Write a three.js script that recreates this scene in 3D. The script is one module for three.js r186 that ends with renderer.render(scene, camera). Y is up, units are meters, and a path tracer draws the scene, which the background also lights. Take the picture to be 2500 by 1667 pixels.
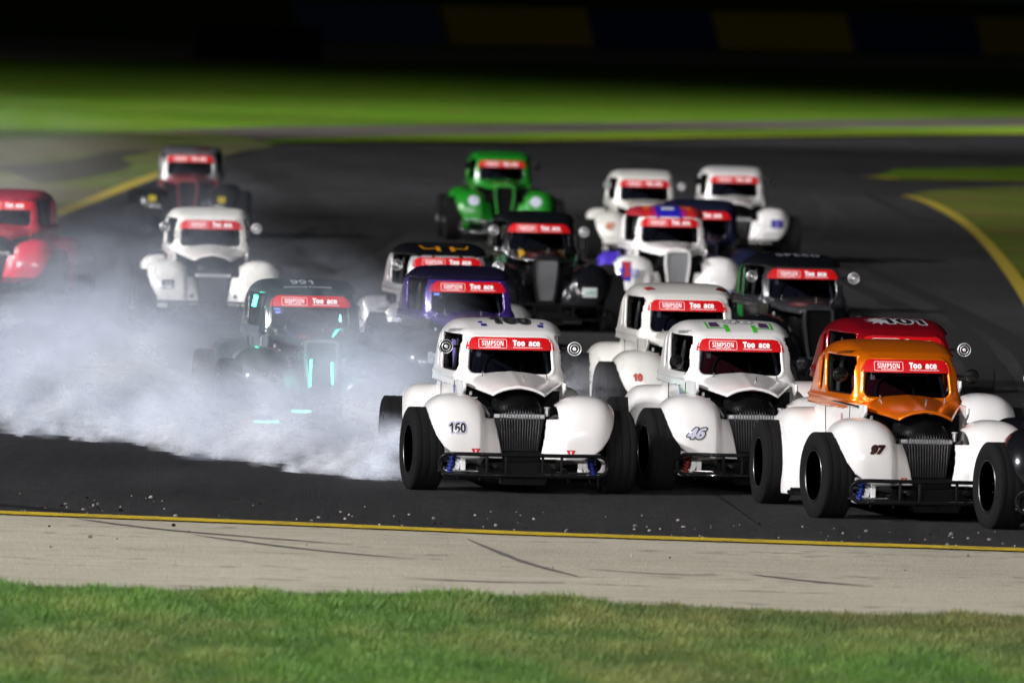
import * as THREE from 'three';
import { mergeGeometries } from 'three/addons/utils/BufferGeometryUtils.js';
import { RoundedBoxGeometry } from 'three/addons/geometries/RoundedBoxGeometry.js';
import { ImprovedNoise } from 'three/addons/math/ImprovedNoise.js';

// ---------------------------------------------------------------- camera, sky, light, exposure
const scene = new THREE.Scene();
const camera = new THREE.PerspectiveCamera(3.434, 1024 / 682, 1, 3000);
camera.position.set(0, 3.62, 0);
camera.rotation.order = 'YXZ';
camera.rotation.x = -Math.atan(874 / 26150);
camera.rotation.z = THREE.MathUtils.degToRad(1.4);
camera.focus = 77.6;
camera.userData.fStop = 4.8;

const skyData = new Float32Array(64 * 32 * 4);
for (let j = 0; j < 32; j++) for (let i = 0; i < 64; i++) skyData.set([0.0022, 0.0026, 0.0036, 1], (j * 64 + i) * 4);
const skyTex = new THREE.DataTexture(skyData, 64, 32, THREE.RGBAFormat, THREE.FloatType);
skyTex.mapping = THREE.EquirectangularReflectionMapping;
skyTex.magFilter = THREE.LinearFilter;
skyTex.needsUpdate = true;
scene.background = skyTex;
scene.environment = skyTex;

const moon = new THREE.DirectionalLight(0xfff4e6, 0.02);
moon.name = 'moonlight';
moon.position.set(-60, 55, 20);
moon.target.position.set(0, 0, -90);
moon.castShadow = true;
moon.shadow.camera.left = moon.shadow.camera.bottom = -90;
moon.shadow.camera.right = moon.shadow.camera.top = 90;
moon.shadow.camera.far = 300;
scene.add(moon, moon.target);

const renderer = new THREE.WebGLRenderer({ antialias: true });
renderer.setSize(1024, 682);
renderer.toneMapping = THREE.LinearToneMapping;
renderer.toneMappingExposure = 1.07;
renderer.shadowMap.enabled = true;

// floodlight masts that light the circuit: [x, z, mast height, aim x, aim z, candela of each lamp, lamp count, cone degrees, where it stands]
const MASTS = [
  [-46, -52, 26, 0.5, -82, 6300, 3, 40, 'tall floodlight mast on the left verge beside the leading cars'],
  [-54, -112, 28, -1, -132, 7000, 3, 38, 'tall floodlight mast on the left verge beside the rear of the pack'],
  [-56, -172, 28, 0, -196, 9000, 3, 36, 'tall floodlight mast on the left verge beside the empty track'],
  [-19, 34, 30, 0.5, -88, 8200, 2, 15, 'tall floodlight mast behind the camera, left one of two'],
  [12, 40, 30, 0.5, -88, 5200, 2, 15, 'tall floodlight mast behind the camera, right one of two'],
  [-48, -222, 24, 0, -254, 15000, 2, 30, 'tall floodlight mast at the far bend, left of the bright grass'],
  [54, -240, 24, 10, -278, 16000, 2, 30, 'tall floodlight mast at the far bend, right of the bright grass'],
];

// ---------------------------------------------------------------- helpers
let rs = 12345;
const rnd = () => { rs = (rs * 1664525 + 1013904223) >>> 0; return rs / 4294967296; };
const rr = (a, b) => a + (b - a) * rnd();
const noise = new ImprovedNoise();
const fbm = (x, y, z = 0, o = 4) => { let s = 0, a = 0.5; for (let i = 0; i < o; i++) { s += a * noise.noise(x, y, z); x *= 2.03; y *= 2.03; z += 7.1; a *= 0.5; } return s; };
const clamp = (x, a = 0, b = 1) => Math.min(b, Math.max(a, x));
const lerp = (a, b, t) => a + (b - a) * t;
const sstep = (a, b, x) => { const t = clamp((x - a) / (b - a)); return t * t * (3 - 2 * t); };
const smax = (a, b, k) => { const h = Math.max(k - Math.abs(a - b), 0) / k; return Math.max(a, b) + h * h * k * 0.25; };
const smin = (a, b, k) => -smax(-a, -b, k);
const V = (x, y, z) => new THREE.Vector3(x, y, z);
const used = {};
const numbered = (n) => { used[n] = (used[n] ?? -1) + 1; return used[n] ? n + '_' + String(used[n]).padStart(3, '0') : n; };
function tag(o, label, category, group) { o.userData.label = label; o.userData.category = category; if (group) o.userData.group = group; return o; }
function mesh(name, geo, mat, parent) {
  const m = new THREE.Mesh(geo, mat);
  m.name = parent ? name : numbered(name);
  m.castShadow = m.receiveShadow = true;
  (parent ?? scene).add(m);
  return m;
}
function structure(name, geo, mat) { const m = mesh(name, geo, mat); m.userData.kind = 'structure'; return m; }
const std = (r, g, b, rough = 0.6, metal = 0, extra = {}) => new THREE.MeshPhysicalMaterial({ specularIntensity: metal ? 1 : rough > 0.8 ? 0.12 : 0.5, color: new THREE.Color().setRGB(r, g, b), roughness: rough, metalness: metal, ...extra });
const paint = (r, g, b, rough = 0.5, metal = 0, coat = 1) => new THREE.MeshPhysicalMaterial({ color: new THREE.Color().setRGB(r, g, b), roughness: rough, metalness: metal, specularIntensity: Math.max(r, g, b) < 0.1 ? 0.12 : 0.7, clearcoat: coat, clearcoatRoughness: 0.17 });
const merge = (list) => mergeGeometries(list.map((g) => { const h = g.index ? g.toNonIndexed() : g.clone(); for (const k of Object.keys(h.attributes)) if (!['position', 'normal', 'uv'].includes(k)) h.deleteAttribute(k); if (!h.attributes.uv) h.setAttribute('uv', new THREE.Float32BufferAttribute(new Float32Array(h.attributes.position.count * 2), 2)); return h; }));
const box = (w, h, d, x, y, z, r = 0.006) => new RoundedBoxGeometry(w, h, d, 2, Math.min(r, w / 2.1, h / 2.1, d / 2.1)).translate(x, y, z);
const tube = (pts, r, n = 24, closed = false, k = 8) => new THREE.TubeGeometry(new THREE.CatmullRomCurve3(pts.map((p) => V(...p)), closed, 'centripetal'), n, r, k, closed);
function rod(a, b, r, k = 8) {
  const A = V(...a), B = V(...b), d = B.clone().sub(A);
  const g = new THREE.CylinderGeometry(r, r, d.length(), k);
  g.applyQuaternion(new THREE.Quaternion().setFromUnitVectors(V(0, 1, 0), d.clone().normalize()));
  return g.translate((A.x + B.x) / 2, (A.y + B.y) / 2, (A.z + B.z) / 2);
}

// surface nets: meshes f < 0 inside the box lo..hi with cells of c metres, vertices pulled onto the surface, normals from the field
function nets(f, lo, hi, c) {
  const n = [0, 1, 2].map((k) => Math.ceil((hi[k] - lo[k]) / c) + 2), [nx, ny, nz] = n;
  const val = new Float32Array(nx * ny * nz);
  for (let k = 0, i = 0; k < nz; k++) for (let j = 0; j < ny; j++) for (let a = 0; a < nx; a++, i++) val[i] = f(lo[0] + (a - 0.5) * c, lo[1] + (j - 0.5) * c, lo[2] + (k - 0.5) * c);
  const id = new Int32Array(nx * ny * nz).fill(-1), pos = [], nor = [], idx = [];
  const sy = nx, sz = nx * ny, off = [0, 1, sy, sy + 1, sz, sz + 1, sz + sy, sz + sy + 1];
  const E = [[0, 1], [2, 3], [4, 5], [6, 7], [0, 2], [1, 3], [4, 6], [5, 7], [0, 4], [1, 5], [2, 6], [3, 7]];
  const h = c * 0.3;
  const grad = (x, y, z) => [f(x + h, y, z) - f(x - h, y, z), f(x, y + h, z) - f(x, y - h, z), f(x, y, z + h) - f(x, y, z - h)];
  for (let k = 0; k < nz - 1; k++) for (let j = 0; j < ny - 1; j++) for (let a = 0; a < nx - 1; a++) {
    const i = a + j * sy + k * sz;
    let m = 0;
    for (let q = 0; q < 8; q++) if (val[i + off[q]] < 0) m |= 1 << q;
    if (m === 0 || m === 255) continue;
    let x = 0, y = 0, z = 0, w = 0;
    for (const [p, q] of E) {
      const vp = val[i + off[p]], vq = val[i + off[q]];
      if (vp < 0 === vq < 0) continue;
      const t = vp / (vp - vq);
      x += lerp(p & 1, q & 1, t); y += lerp((p >> 1) & 1, (q >> 1) & 1, t); z += lerp(p >> 2, q >> 2, t); w++;
    }
    let X = lo[0] + (a - 0.5 + x / w) * c, Y = lo[1] + (j - 0.5 + y / w) * c, Z = lo[2] + (k - 0.5 + z / w) * c;
    for (let it = 0; it < 2; it++) {
      const g = grad(X, Y, Z), l2 = (g[0] * g[0] + g[1] * g[1] + g[2] * g[2]) / (4 * h * h);
      if (l2 < 1e-6) break;
      const s = clamp(f(X, Y, Z) / l2, -c * 0.4, c * 0.4) / (2 * h);
      X -= g[0] * s; Y -= g[1] * s; Z -= g[2] * s;
    }
    const g = grad(X, Y, Z), l = Math.hypot(...g) || 1;
    id[i] = pos.length / 3;
    pos.push(X, Y, Z); nor.push(g[0] / l, g[1] / l, g[2] / l);
  }
  const quad = (a, b, d, e, flip) => { if (a < 0 || b < 0 || d < 0 || e < 0) return; if (flip) idx.push(a, d, b, a, e, d); else idx.push(a, b, d, a, d, e); };
  for (let k = 1; k < nz - 1; k++) for (let j = 1; j < ny - 1; j++) for (let a = 1; a < nx - 1; a++) {
    const i = a + j * sy + k * sz, s = val[i] < 0;
    if (s !== val[i + 1] < 0) quad(id[i - sy - sz], id[i - sz], id[i], id[i - sy], !s);
    if (s !== val[i + sy] < 0) quad(id[i - 1 - sz], id[i - 1], id[i], id[i - sz], !s);
    if (s !== val[i + sz] < 0) quad(id[i - 1 - sy], id[i - sy], id[i], id[i - 1], !s);
  }
  const geo = new THREE.BufferGeometry();
  geo.setAttribute('position', new THREE.Float32BufferAttribute(pos, 3));
  geo.setAttribute('normal', new THREE.Float32BufferAttribute(nor, 3));
  geo.setAttribute('uv', new THREE.Float32BufferAttribute(new Float32Array(pos.length / 3 * 2), 2));
  geo.setIndex(idx);
  return geo;
}
const cache = {};
const once = (key, make) => (cache[key] ??= make());
const polySDF = (P) => (x, y) => {
  let d = 1e9, s = 1;
  for (let i = 0, j = P.length - 1; i < P.length; j = i++) {
    const ex = P[j][0] - P[i][0], ey = P[j][1] - P[i][1], wx = x - P[i][0], wy = y - P[i][1], t = clamp((wx * ex + wy * ey) / (ex * ex + ey * ey));
    d = Math.min(d, (wx - ex * t) ** 2 + (wy - ey * t) ** 2);
    const c1 = y >= P[i][1], c2 = y < P[j][1], c3 = ex * wy > ey * wx;
    if ((c1 && c2 && c3) || (!c1 && !c2 && !c3)) s = -s;
  }
  return s * Math.sqrt(d);
};
const rrect = (x, y, hw, hh, r) => { const a = Math.abs(x) - hw + r, b = Math.abs(y) - hh + r; return Math.hypot(Math.max(a, 0), Math.max(b, 0)) + Math.min(Math.max(a, b), 0) - r; };

// ---------------------------------------------------------------- textures
function dataTex(n, fn, srgb = false) {
  const d = new Uint8Array(n * n * 4);
  for (let j = 0; j < n; j++) for (let i = 0; i < n; i++) { const c = fn(i / n, j / n, i, j); const o = (j * n + i) * 4; for (let k = 0; k < 3; k++) d[o + k] = clamp(Math.round((Array.isArray(c) ? c[k] : c) * 255), 0, 255); d[o + 3] = 255; }
  const t = new THREE.DataTexture(d, n, n);
  t.wrapS = t.wrapT = THREE.RepeatWrapping;
  t.magFilter = THREE.LinearFilter; t.minFilter = THREE.LinearMipmapLinearFilter; t.generateMipmaps = true;
  if (srgb) t.colorSpace = THREE.SRGBColorSpace;
  t.needsUpdate = true;
  return t;
}
// tileable value noise
function tileNoise(n, seed) {
  let s = seed >>> 0; const g = new Float32Array(n * n).map(() => { s = (s * 1664525 + 1013904223) >>> 0; return s / 4294967296; });
  return (u, v) => { const x = u * n, y = v * n, i = Math.floor(x), j = Math.floor(y), a = x - i, b = y - j, q = (k, l) => g[((l % n + n) % n) * n + ((k % n + n) % n)], f = a * a * (3 - 2 * a), h = b * b * (3 - 2 * b); return lerp(lerp(q(i, j), q(i + 1, j), f), lerp(q(i, j + 1), q(i + 1, j + 1), f), h); };
}
const N4 = tileNoise(4, 1), N8 = tileNoise(8, 2), N16 = tileNoise(16, 3), N32 = tileNoise(32, 4), N64 = tileNoise(64, 5), N128 = tileNoise(128, 6), N256 = tileNoise(256, 7);
const toS = (c) => Math.pow(clamp(c), 1 / 2.2);
function canvasTex(w, h, draw) {
  const c = document.createElement('canvas'); c.width = w; c.height = h;
  const g = c.getContext('2d'); draw(g, w, h);
  const t = new THREE.CanvasTexture(c); t.colorSpace = THREE.SRGBColorSpace; t.magFilter = THREE.LinearFilter;
  return t;
}
const setRep = (t, x, y) => { const c = t.clone(); c.repeat.set(x, y); c.needsUpdate = true; return c; };

// ---------------------------------------------------------------- ground
function sheet(pts, y) {
  const sh = new THREE.Shape(pts.map(([x, z]) => new THREE.Vector2(x, -z)));
  const g = new THREE.ShapeGeometry(sh).rotateX(-Math.PI / 2).translate(0, y, 0);
  const p = g.attributes.position, uv = g.attributes.uv;
  for (let i = 0; i < p.count; i++) uv.setXY(i, p.getX(i), p.getZ(i));
  return g;
}
function ribbon(pts, w, y) {                                     // a painted line of width w along a polyline
  const L = [], R = [];
  pts.forEach((p, i) => {
    const a = pts[Math.max(0, i - 1)], b = pts[Math.min(pts.length - 1, i + 1)], dx = b[0] - a[0], dz = b[1] - a[1], l = Math.hypot(dx, dz), ww = (Array.isArray(w) ? w[i] : w) / 2;
    L.push([p[0] - dz / l * ww, p[1] + dx / l * ww]); R.push([p[0] + dz / l * ww, p[1] - dx / l * ww]);
  });
  return sheet([...L, ...R.reverse()], y);
}
const smoothLine = (pts, n) => new THREE.SplineCurve(pts.map((p) => new THREE.Vector2(...p))).getPoints(n).map((v) => [v.x, v.y]);

const grassTex = dataTex(512, (u, v) => {
  const n = 0.45 * N8(u, v) + 0.3 * N32(u, v) + 0.25 * N128(u, v), s = sstep(0.5, 0.75, N16(u, v) * 0.6 + N64(u, v) * 0.4);
  const k = 0.62 + 0.75 * n;
  return [toS(lerp(0.07, 0.12, s) * k), toS(lerp(0.165, 0.16, s) * k), toS(lerp(0.009, 0.022, s) * k)];
}, true);
const vergeTex = dataTex(512, (u, v) => {
  const n = 0.5 * N8(u, v) + 0.3 * N32(u, v) + 0.2 * N128(u, v), s = sstep(0.42, 0.62, N4(u + 0.3, v) * 0.5 + N16(u, v) * 0.5), k = 0.55 + 0.8 * n;
  return [toS(lerp(0.1, 0.13, s) * k), toS(lerp(0.14, 0.125, s) * k), toS(lerp(0.03, 0.06, s) * k)];
}, true);
const asphaltTex = dataTex(1024, (u, v) => {
  const streak = N128(u, v * 0.0625) * 0.5 + N32(u, v * 0.125) * 0.5, n = 0.35 * N8(u, v) + 0.3 * streak + 0.12 * N64(u, v) + 0.3 * N256(u, v * 1) + 0.1 * N128(u, v), k = 0.3 + 1.3 * n;
  return [toS(0.0315 * k), toS(0.0315 * k), toS(0.033 * k)];
}, true);
const grainTex = dataTex(512, (u, v) => 0.5 * N256(u, v) + 0.3 * N128(u, v) + 0.2 * N64(u, v));
const concreteTex = dataTex(1024, (u, v) => {
  const n = 0.3 * N8(u, v) + 0.25 * N16(u * 1, v * 4) + 0.2 * N64(u, v * 2) + 0.25 * N256(u, v), st = sstep(0.66, 0.9, N16(u, v * 3) * 0.55 + N64(u, v) * 0.45), k = (0.72 + 0.5 * n) * (1 - 0.35 * st);
  return [toS(0.47 * k), toS(0.44 * k), toS(0.35 * k)];
}, true);

const base = structure('ground', sheet([[-900, 500], [900, 500], [900, -1500], [-900, -1500]], 0), std(1, 1, 1, 1, 0, { specularIntensity: 0, map: setRep(grassTex, 1 / 23, 1 / 23), bumpMap: setRep(grainTex, 1 / 3, 1 / 3), bumpScale: 0.03 }));

const NEAR = [[-60, -82], [-5.26, -73.59], [-3.25, -72.74], [-1.56, -72.28], [0.1, -71.71], [1.74, -71.42], [3.24, -71.18], [4.98, -70.85], [60, -64]];
const NEARG = [[-60, -65], [-4.63, -63.5], [-2.89, -63.45], [-1.89, -63.3], [-0.9, -63.2], [-0.15, -63.6], [0.84, -63.4], [1.83, -63.0], [2.96, -63.2], [4.57, -63.3], [60, -64]];
const LEFT = smoothLine([[-10.5, -84], [-8.2, -100], [-6.9, -116], [-6.52, -133.12], [-6.4, -141.58], [-6.3, -152.15], [-6.13, -163.01], [-5.94, -176.56], [-5.68, -189.01], [-5.25, -204.05], [-4.6, -214.66]], 60);
const STRIPLOW = [[-4.6, -217.2], [-2.85, -221.25], [-0.1, -225.45], [3.73, -236.34], [7.62, -245.39], [11.29, -253.67], [17.51, -267.57], [60, -360]];
const STRIPUP = [[-5, -219.5], [-2.94, -227.63], [-0.1, -235.54], [3.9, -247.46], [7.99, -257.39], [11.83, -265.77], [18.34, -280.24], [60, -372]];
const GRASSLOW = [[-60, -120], [-13.52, -195], [-9.8, -214], [-7.39, -230.84], [-5.11, -240], [-0.12, -252], [4.09, -263], [12.45, -284], [19.49, -301], [60, -400]];

const asphaltMat = std(1, 1, 1, 0.82, 0, { map: setRep(asphaltTex, 1 / 6.3, 1 / 19), bumpMap: setRep(grainTex, 1 / 1.1, 1 / 1.1), bumpScale: 0.012 });
structure('track', sheet([...NEAR, [60, -360], ...STRIPLOW.slice(0, -1).reverse(), [-5.25, -204.05], ...LEFT.slice().reverse(), [-60, -84.5]], 0.012), asphaltMat);
structure('concrete_apron', sheet([...NEAR, ...NEARG.slice().reverse()], 0.008), std(1, 1, 1, 0.85, 0, { map: setRep(concreteTex, 1 / 7, 1 / 9), bumpMap: setRep(grainTex, 1 / 1.6, 1 / 1.6), bumpScale: 0.006 }));
const wornTex = dataTex(512, (u, v) => { const w = sstep(0.6, 0.78, 0.45 * N16(u, v) + 0.3 * N64(u, v) + 0.25 * N256(u, v)), k = 0.85 + 0.3 * N32(u, v); return [toS(lerp(0.62 * k, 0.12, w)), toS(lerp(0.45 * k, 0.11, w)), toS(lerp(0.028 * k, 0.07, w))]; }, true);
const yellow = std(1, 1, 1, 0.6, 0, { map: setRep(wornTex, 1 / 1.7, 1 / 1.7), bumpMap: setRep(grainTex, 1, 1), bumpScale: 0.003 });
const oldYellow = std(0.36, 0.28, 0.03, 0.65);
structure('painted_edge_line', ribbon(NEAR, 0.38, 0.018), yellow);
structure('painted_edge_line', ribbon(LEFT.slice(0, 50), 0.26, 0.024), oldYellow);
// far service road between the bright grass and the far strip
structure('service_road', sheet([...STRIPUP, ...GRASSLOW.slice(3).reverse(), [-5.5, -226]], 0.01), std(0.075, 0.068, 0.06, 0.9, 0, { bumpMap: setRep(grainTex, 1 / 2, 1 / 2), bumpScale: 0.02 }));
structure('far_grass_strip', sheet([...STRIPLOW, ...STRIPUP.slice().reverse()], 0.05), std(1.15, 1.05, 1, 1, 0, { specularIntensity: 0, map: setRep(grassTex, 1 / 9, 1 / 9) }));
structure('painted_edge_line', ribbon(STRIPLOW.slice(1), 0.35, 0.056), oldYellow);
// left verge: worn grass and dirt
structure('left_verge', sheet([...LEFT, [-4.6, -217.2], [-5, -219.5], [-5.5, -226], ...GRASSLOW.slice(0, 4).reverse(), [-60, -84.5]], 0.014), std(1, 1, 1, 0.95, 0, { map: setRep(vergeTex, 1 / 14, 1 / 40) }));
structure('dirt_patch', sheet(smoothLine([[-8.9, -188], [-8.0, -182], [-7.3, -176], [-6.75, -183], [-6.5, -192], [-6.9, -199], [-6.6, -206], [-7.3, -205], [-7.7, -194], [-8.9, -188]], 60), 0.02), std(0.055, 0.055, 0.045, 0.95));
// right infield grass and the strip beyond it
const RIGHT = smoothLine([[6.2, -181.08], [6.41, -177.09], [6.46, -166.12], [6.31, -153.08], [6.04, -139.79], [5.77, -128.59], [5.3, -111.42], [4.73, -93.01]], 40);
structure('infield_grass', sheet([...RIGHT, [40, -93], [40, -250], [13.13, -200.24], [8.57, -191.96], [6.91, -187.06], [6.24, -182.12]], 0.03), std(1.15, 0.72, 1.6, 1, 0, { specularIntensity: 0, map: setRep(grassTex, 1 / 11, 1 / 11) }));
structure('painted_edge_line', ribbon(RIGHT, RIGHT.map((_, i) => 0.15 + 0.06 * N16(i * 0.013, 0.3)), 0.036), oldYellow);
structure('grass_island', sheet([[6.2, -197.78], [6.88, -205.67], [9.4, -210.76], [14.37, -219.25], [40, -265], [40, -240], [13.16, -200.67], [8.8, -197.16], [7.64, -196.87], [6.55, -195.88]], 0.03), std(1.0, 0.9, 1, 1, 0, { specularIntensity: 0, map: setRep(grassTex, 1 / 9, 1 / 9) }));
structure('painted_edge_line', ribbon([[6.2, -197.3], [6.55, -195.7], [7.64, -196.6], [8.8, -196.9], [13.16, -200.3]], 0.5, 0.038), oldYellow);
structure('far_track', sheet([[-120, -350], [-30, -352], [-8, -385], [2, -405], [30, -436], [60, -460], [60, -505], [30, -480], [0, -465], [-30, -455], [-120, -440]], 0.02), std(0.26, 0.235, 0.19, 0.9));

// skid marks on concrete and asphalt
const skid = std(0.15, 0.145, 0.135, 0.9), skidDark = std(0.023, 0.023, 0.024, 0.85);
for (const [a, b, c, w] of [[[-2.75, -72.3], [-2.1, -71.1], [-0.95, -69.9], 0.05], [[-1.95, -70.6], [-1.2, -69.2], [-0.55, -68.4], 0.045], [[-0.25, -70.9], [0.1, -68.4], [0.42, -66.9], 0.04], [[1.45, -67.6], [1.8, -67.0], [2.15, -66.6], 0.05], [[-0.6, -66.3], [-0.1, -66.1], [0.35, -66.2], 0.05], [[0.45, -67.8], [0.9, -67.4], [1.25, -67.3], 0.03]])
  structure('skid_mark', ribbon(smoothLine([a, b, c], 14), [...Array(15)].map((_, i) => w * (0.35 + Math.sin(i / 14 * Math.PI)) * (0.75 + 0.4 * rnd())), 0.013), skid);
for (const [a, b, c, w] of [[[-3.9, -74.6], [-3, -73.4], [-2.75, -72.9], 0.12], [[4.6, -100], [4.9, -112], [4.2, -140], 0.22], [[4.0, -96], [4.35, -112], [3.6, -140], 0.22], [[-1.5, -150], [-2.6, -120], [-3.5, -100], 0.3], [[-2.6, -152], [-3.9, -122], [-4.9, -104], 0.26]])
  structure('skid_mark', ribbon(smoothLine([a, b, c], 24), [...Array(25)].map((_, i) => w * (0.4 + Math.sin(i / 24 * Math.PI))), 0.017), skidDark);

for (let i = 0; i < 11; i++) {
  const x = rr(-4, 6), z = rr(-190, -88), l = rr(10, 32), k = rr(-0.9, 0.2);
  structure('skid_mark', ribbon(smoothLine([[x, z - l / 2], [x + k * 0.25, z], [x + k, z + l / 2]], 20), [...Array(21)].map((_, j) => rr(0.1, 0.2) * Math.sin((j + 0.5) / 21 * Math.PI) + 0.02), 0.0145 + i * 0.0002), i % 3 ? skidDark : std(0.039, 0.039, 0.04, 0.9));
}
for (let i = 0; i < 6; i++) { const x = rr(-3.4, 2.6), l = rr(0.5, 1.4), z0 = -rr(64.8, 70.6); structure('skid_mark', ribbon(smoothLine([[x, z0], [x + l / 2, z0 + 0.12 * l], [x + l, z0 + rr(0, 0.5) * l]], 12), [...Array(13)].map((_, j) => 0.05 * rnd() * Math.sin((j + 0.5) / 13 * Math.PI) + 0.004), 0.0102 + i * 0.0002), std(0.27, 0.255, 0.215, 0.9)); }

// ---------------------------------------------------------------- floodlight masts
const steel = std(0.3, 0.31, 0.32, 0.5, 0.7), lampGlass = std(0.02, 0.02, 0.02, 0.4, 0, { emissive: new THREE.Color(1, 0.97, 0.92), emissiveIntensity: 40 });
for (const [x, z, h, ax, az, cd, n, cone, label] of MASTS) {
  const g = new THREE.Group(); g.name = numbered('floodlight_mast'); scene.add(g); g.position.set(x, 0, z);
  tag(g, label, 'floodlight mast', 'floodlight masts round the circuit');
  mesh('pole', new THREE.CylinderGeometry(0.12, 0.22, h, 12).translate(0, h / 2, 0), steel, g);
  mesh('foot_plate', box(0.7, 0.05, 0.7, 0, 0.03, 0), steel, g);
  const aim = V(ax - x, -h, az - z).normalize(), across = V(0, 1, 0).cross(aim).normalize();
  mesh('cross_arm', rod(across.clone().multiplyScalar(-3.3).setY(h).toArray(), across.clone().multiplyScalar(3.3).setY(h).toArray(), 0.07), steel, g);
  for (let i = 0; i < n; i++) {
    const s = n > 1 ? lerp(-3, 3, i / (n - 1)) : 0, q = new THREE.Quaternion().setFromUnitVectors(V(0, 0, 1), aim), at = across.clone().multiplyScalar(s).setY(h);
    const hood = mesh('lamp_housing', new THREE.LatheGeometry([[0.02, -0.35], [0.2, -0.33], [0.3, -0.05], [0.34, 0.0], [0.3, 0.0], [0.27, -0.06]].map((p) => new THREE.Vector2(...p)), 20).rotateX(Math.PI / 2), steel, g);
    hood.quaternion.copy(q); hood.position.copy(at);
    const lens = mesh('lamp_lens', new THREE.CircleGeometry(0.27, 24).translate(0, 0, -0.04), lampGlass, hood);
    const sp = new THREE.SpotLight(new THREE.Color().setRGB(1, 0.972, 0.985), cd, 0, THREE.MathUtils.degToRad(cone), z < -200 ? 0.95 : 0.55, 2);
    sp.name = 'floodlight'; sp.position.copy(at).addScaledVector(aim, 0.05); sp.target.position.set(ax - x, 0, az - z);
    sp.castShadow = true; sp.shadow.radius = 12; sp.shadow.mapSize.set(2048, 2048);
    g.add(sp, sp.target);
  }
}

// ---------------------------------------------------------------- barrier far behind
const BAR = [[-40, -470], [-9.07, -481.34], [-2.98, -481], [2.94, -485.5], [8.36, -488.72], [14.27, -492.73], [19.95, -498.14], [27.21, -505.57], [34, -512], [41, -520]];
const barrier = new THREE.Group(); barrier.name = 'track_barrier'; scene.add(barrier); barrier.position.set(5, 0, -485);
tag(barrier, 'long dark barrier painted in blue and yellow slanted panels across the far background', 'barrier');
const barB = std(0.02, 0.035, 0.11, 0.6), barY = std(0.32, 0.24, 0.02, 0.6);
for (let i = 1; i < BAR.length - 1; i++) {
  const a = BAR[i], b = BAR[i + 1], len = Math.hypot(b[0] - a[0], b[1] - a[1]), sh = 0.55;
  const s = new THREE.Shape([[0.02, 0.05], [len - 0.02, 0.05], [len - sh - 0.02, 1.65], [-sh + 0.02, 1.65]].map((p) => new THREE.Vector2(...p)));
  const g = new THREE.ExtrudeGeometry(s, { depth: 0.5, bevelEnabled: true, bevelSize: 0.02, bevelThickness: 0.02, bevelSegments: 1 });
  const m = mesh('barrier_panel', g, i % 2 ? barB : barY, barrier);
  m.position.set(a[0] - 5, 0, a[1] + 485); m.rotation.y = -Math.atan2(b[1] - a[1], b[0] - a[0]);
}
mesh('barrier_footing', ribbon(BAR.slice(1), 0.9, 0.05).translate(-5, 0, 485), std(0.05, 0.05, 0.05, 0.9), barrier);
const stack = new THREE.Group(); stack.name = 'tyre_wall'; scene.add(stack); stack.position.set(-9, 0, -390);
tag(stack, 'dark blue bundle of stacked tyres standing in front of the left barrier end', 'tyre wall');
{
  const tm = std(0.008, 0.01, 0.022, 0.9), tg = new THREE.TorusGeometry(0.3, 0.13, 8, 18).rotateX(Math.PI / 2);
  for (let i = 0; i < 6; i++) for (let j = 0; j < 5; j++) mesh('tyre', tg, tm, stack).position.set(-1.7 + i * 0.72 + rr(-0.03, 0.03), 0.13 + j * 0.25, 1.1 + i * 0.55);
}

// ---------------------------------------------------------------- racing cars: body fields, in metres from the ground under the front axle, nose towards +z
const CAB_T = 0.024;
const ridge = (y) => 0.009 * Math.exp(-(((y - 0.762) / 0.014) ** 2));
const shield = (x, y) => rrect(x * (1 + 0.25 * (y - 0.9)), y - 0.908, 0.28, 0.12, 0.045);
function cabOuter(X, y, z) {
  const x = Math.abs(X), zn = clamp((z + 1.25) / 0.65);
  const side = x - (0.418 - 0.045 * (y - 0.74) - 0.05 * zn * zn) - ridge(y);
  const front = (z + 0.6 + 0.3 * (y - 0.76) + 0.24 * x * x) * 0.95;
  const roof = y - (1.152 - 0.3 * (z + 1.25) ** 2 - 0.11 * x * x), back = (-z - 1.82) * 0.75 + (y - 1.02) * 0.66;
  return smax(smax(smax(side, roof, 0.13), front, 0.085), back, 0.2);
}
const windows = (X, y, z) => {
  let d = 1;
  if (z > -1.0) d = Math.min(d, shield(X, y));
  if (Math.abs(X) > 0.2) d = Math.min(d, rrect(z + 0.3 * (y - 0.9) + 1.03, y - 0.922, 0.325, 0.124, 0.05), rrect(z + 1.49 - 0.1 * (y - 0.9), y - 0.92, 0.06, 0.11, 0.04));
  return d;
};
function cabField(X, y, z) {
  const o = cabOuter(X, y, z) - (z > -0.95 ? 0.007 * Math.exp(-(((shield(X, y) - 0.014) / 0.011) ** 2)) : 0);
  let d = Math.max(o, -(o + CAB_T), 0.7 - y);
  d = smax(d, -windows(X, y, z), 0.014);
  return d;
}
const ROOFY = (x, z) => 1.05 - 0.02 * x * x;
function hoodTop(kind, x, z) {
  const s = kind === 'open' ? clamp((z + 0.62) / 0.6) : clamp((z + 0.62) / 0.76);
  const W = kind === 'open' ? lerp(0.352, 0.18, s) : lerp(0.33, 0.15, s), u = Math.min(Math.abs(x) / W, 1.2);
  const hc = kind === 'open' ? lerp(0.79, 0.712, s ** 1.15) : lerp(0.79, 0.742, s), drop = kind === 'open' ? lerp(0.075, 0.052, s) : lerp(0.085, 0.075, s);
  return [hc - drop * u ** (kind === 'open' ? 2.3 : 4) + 0.004 * Math.exp(-((x / 0.03) ** 2)), W];
}
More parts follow.
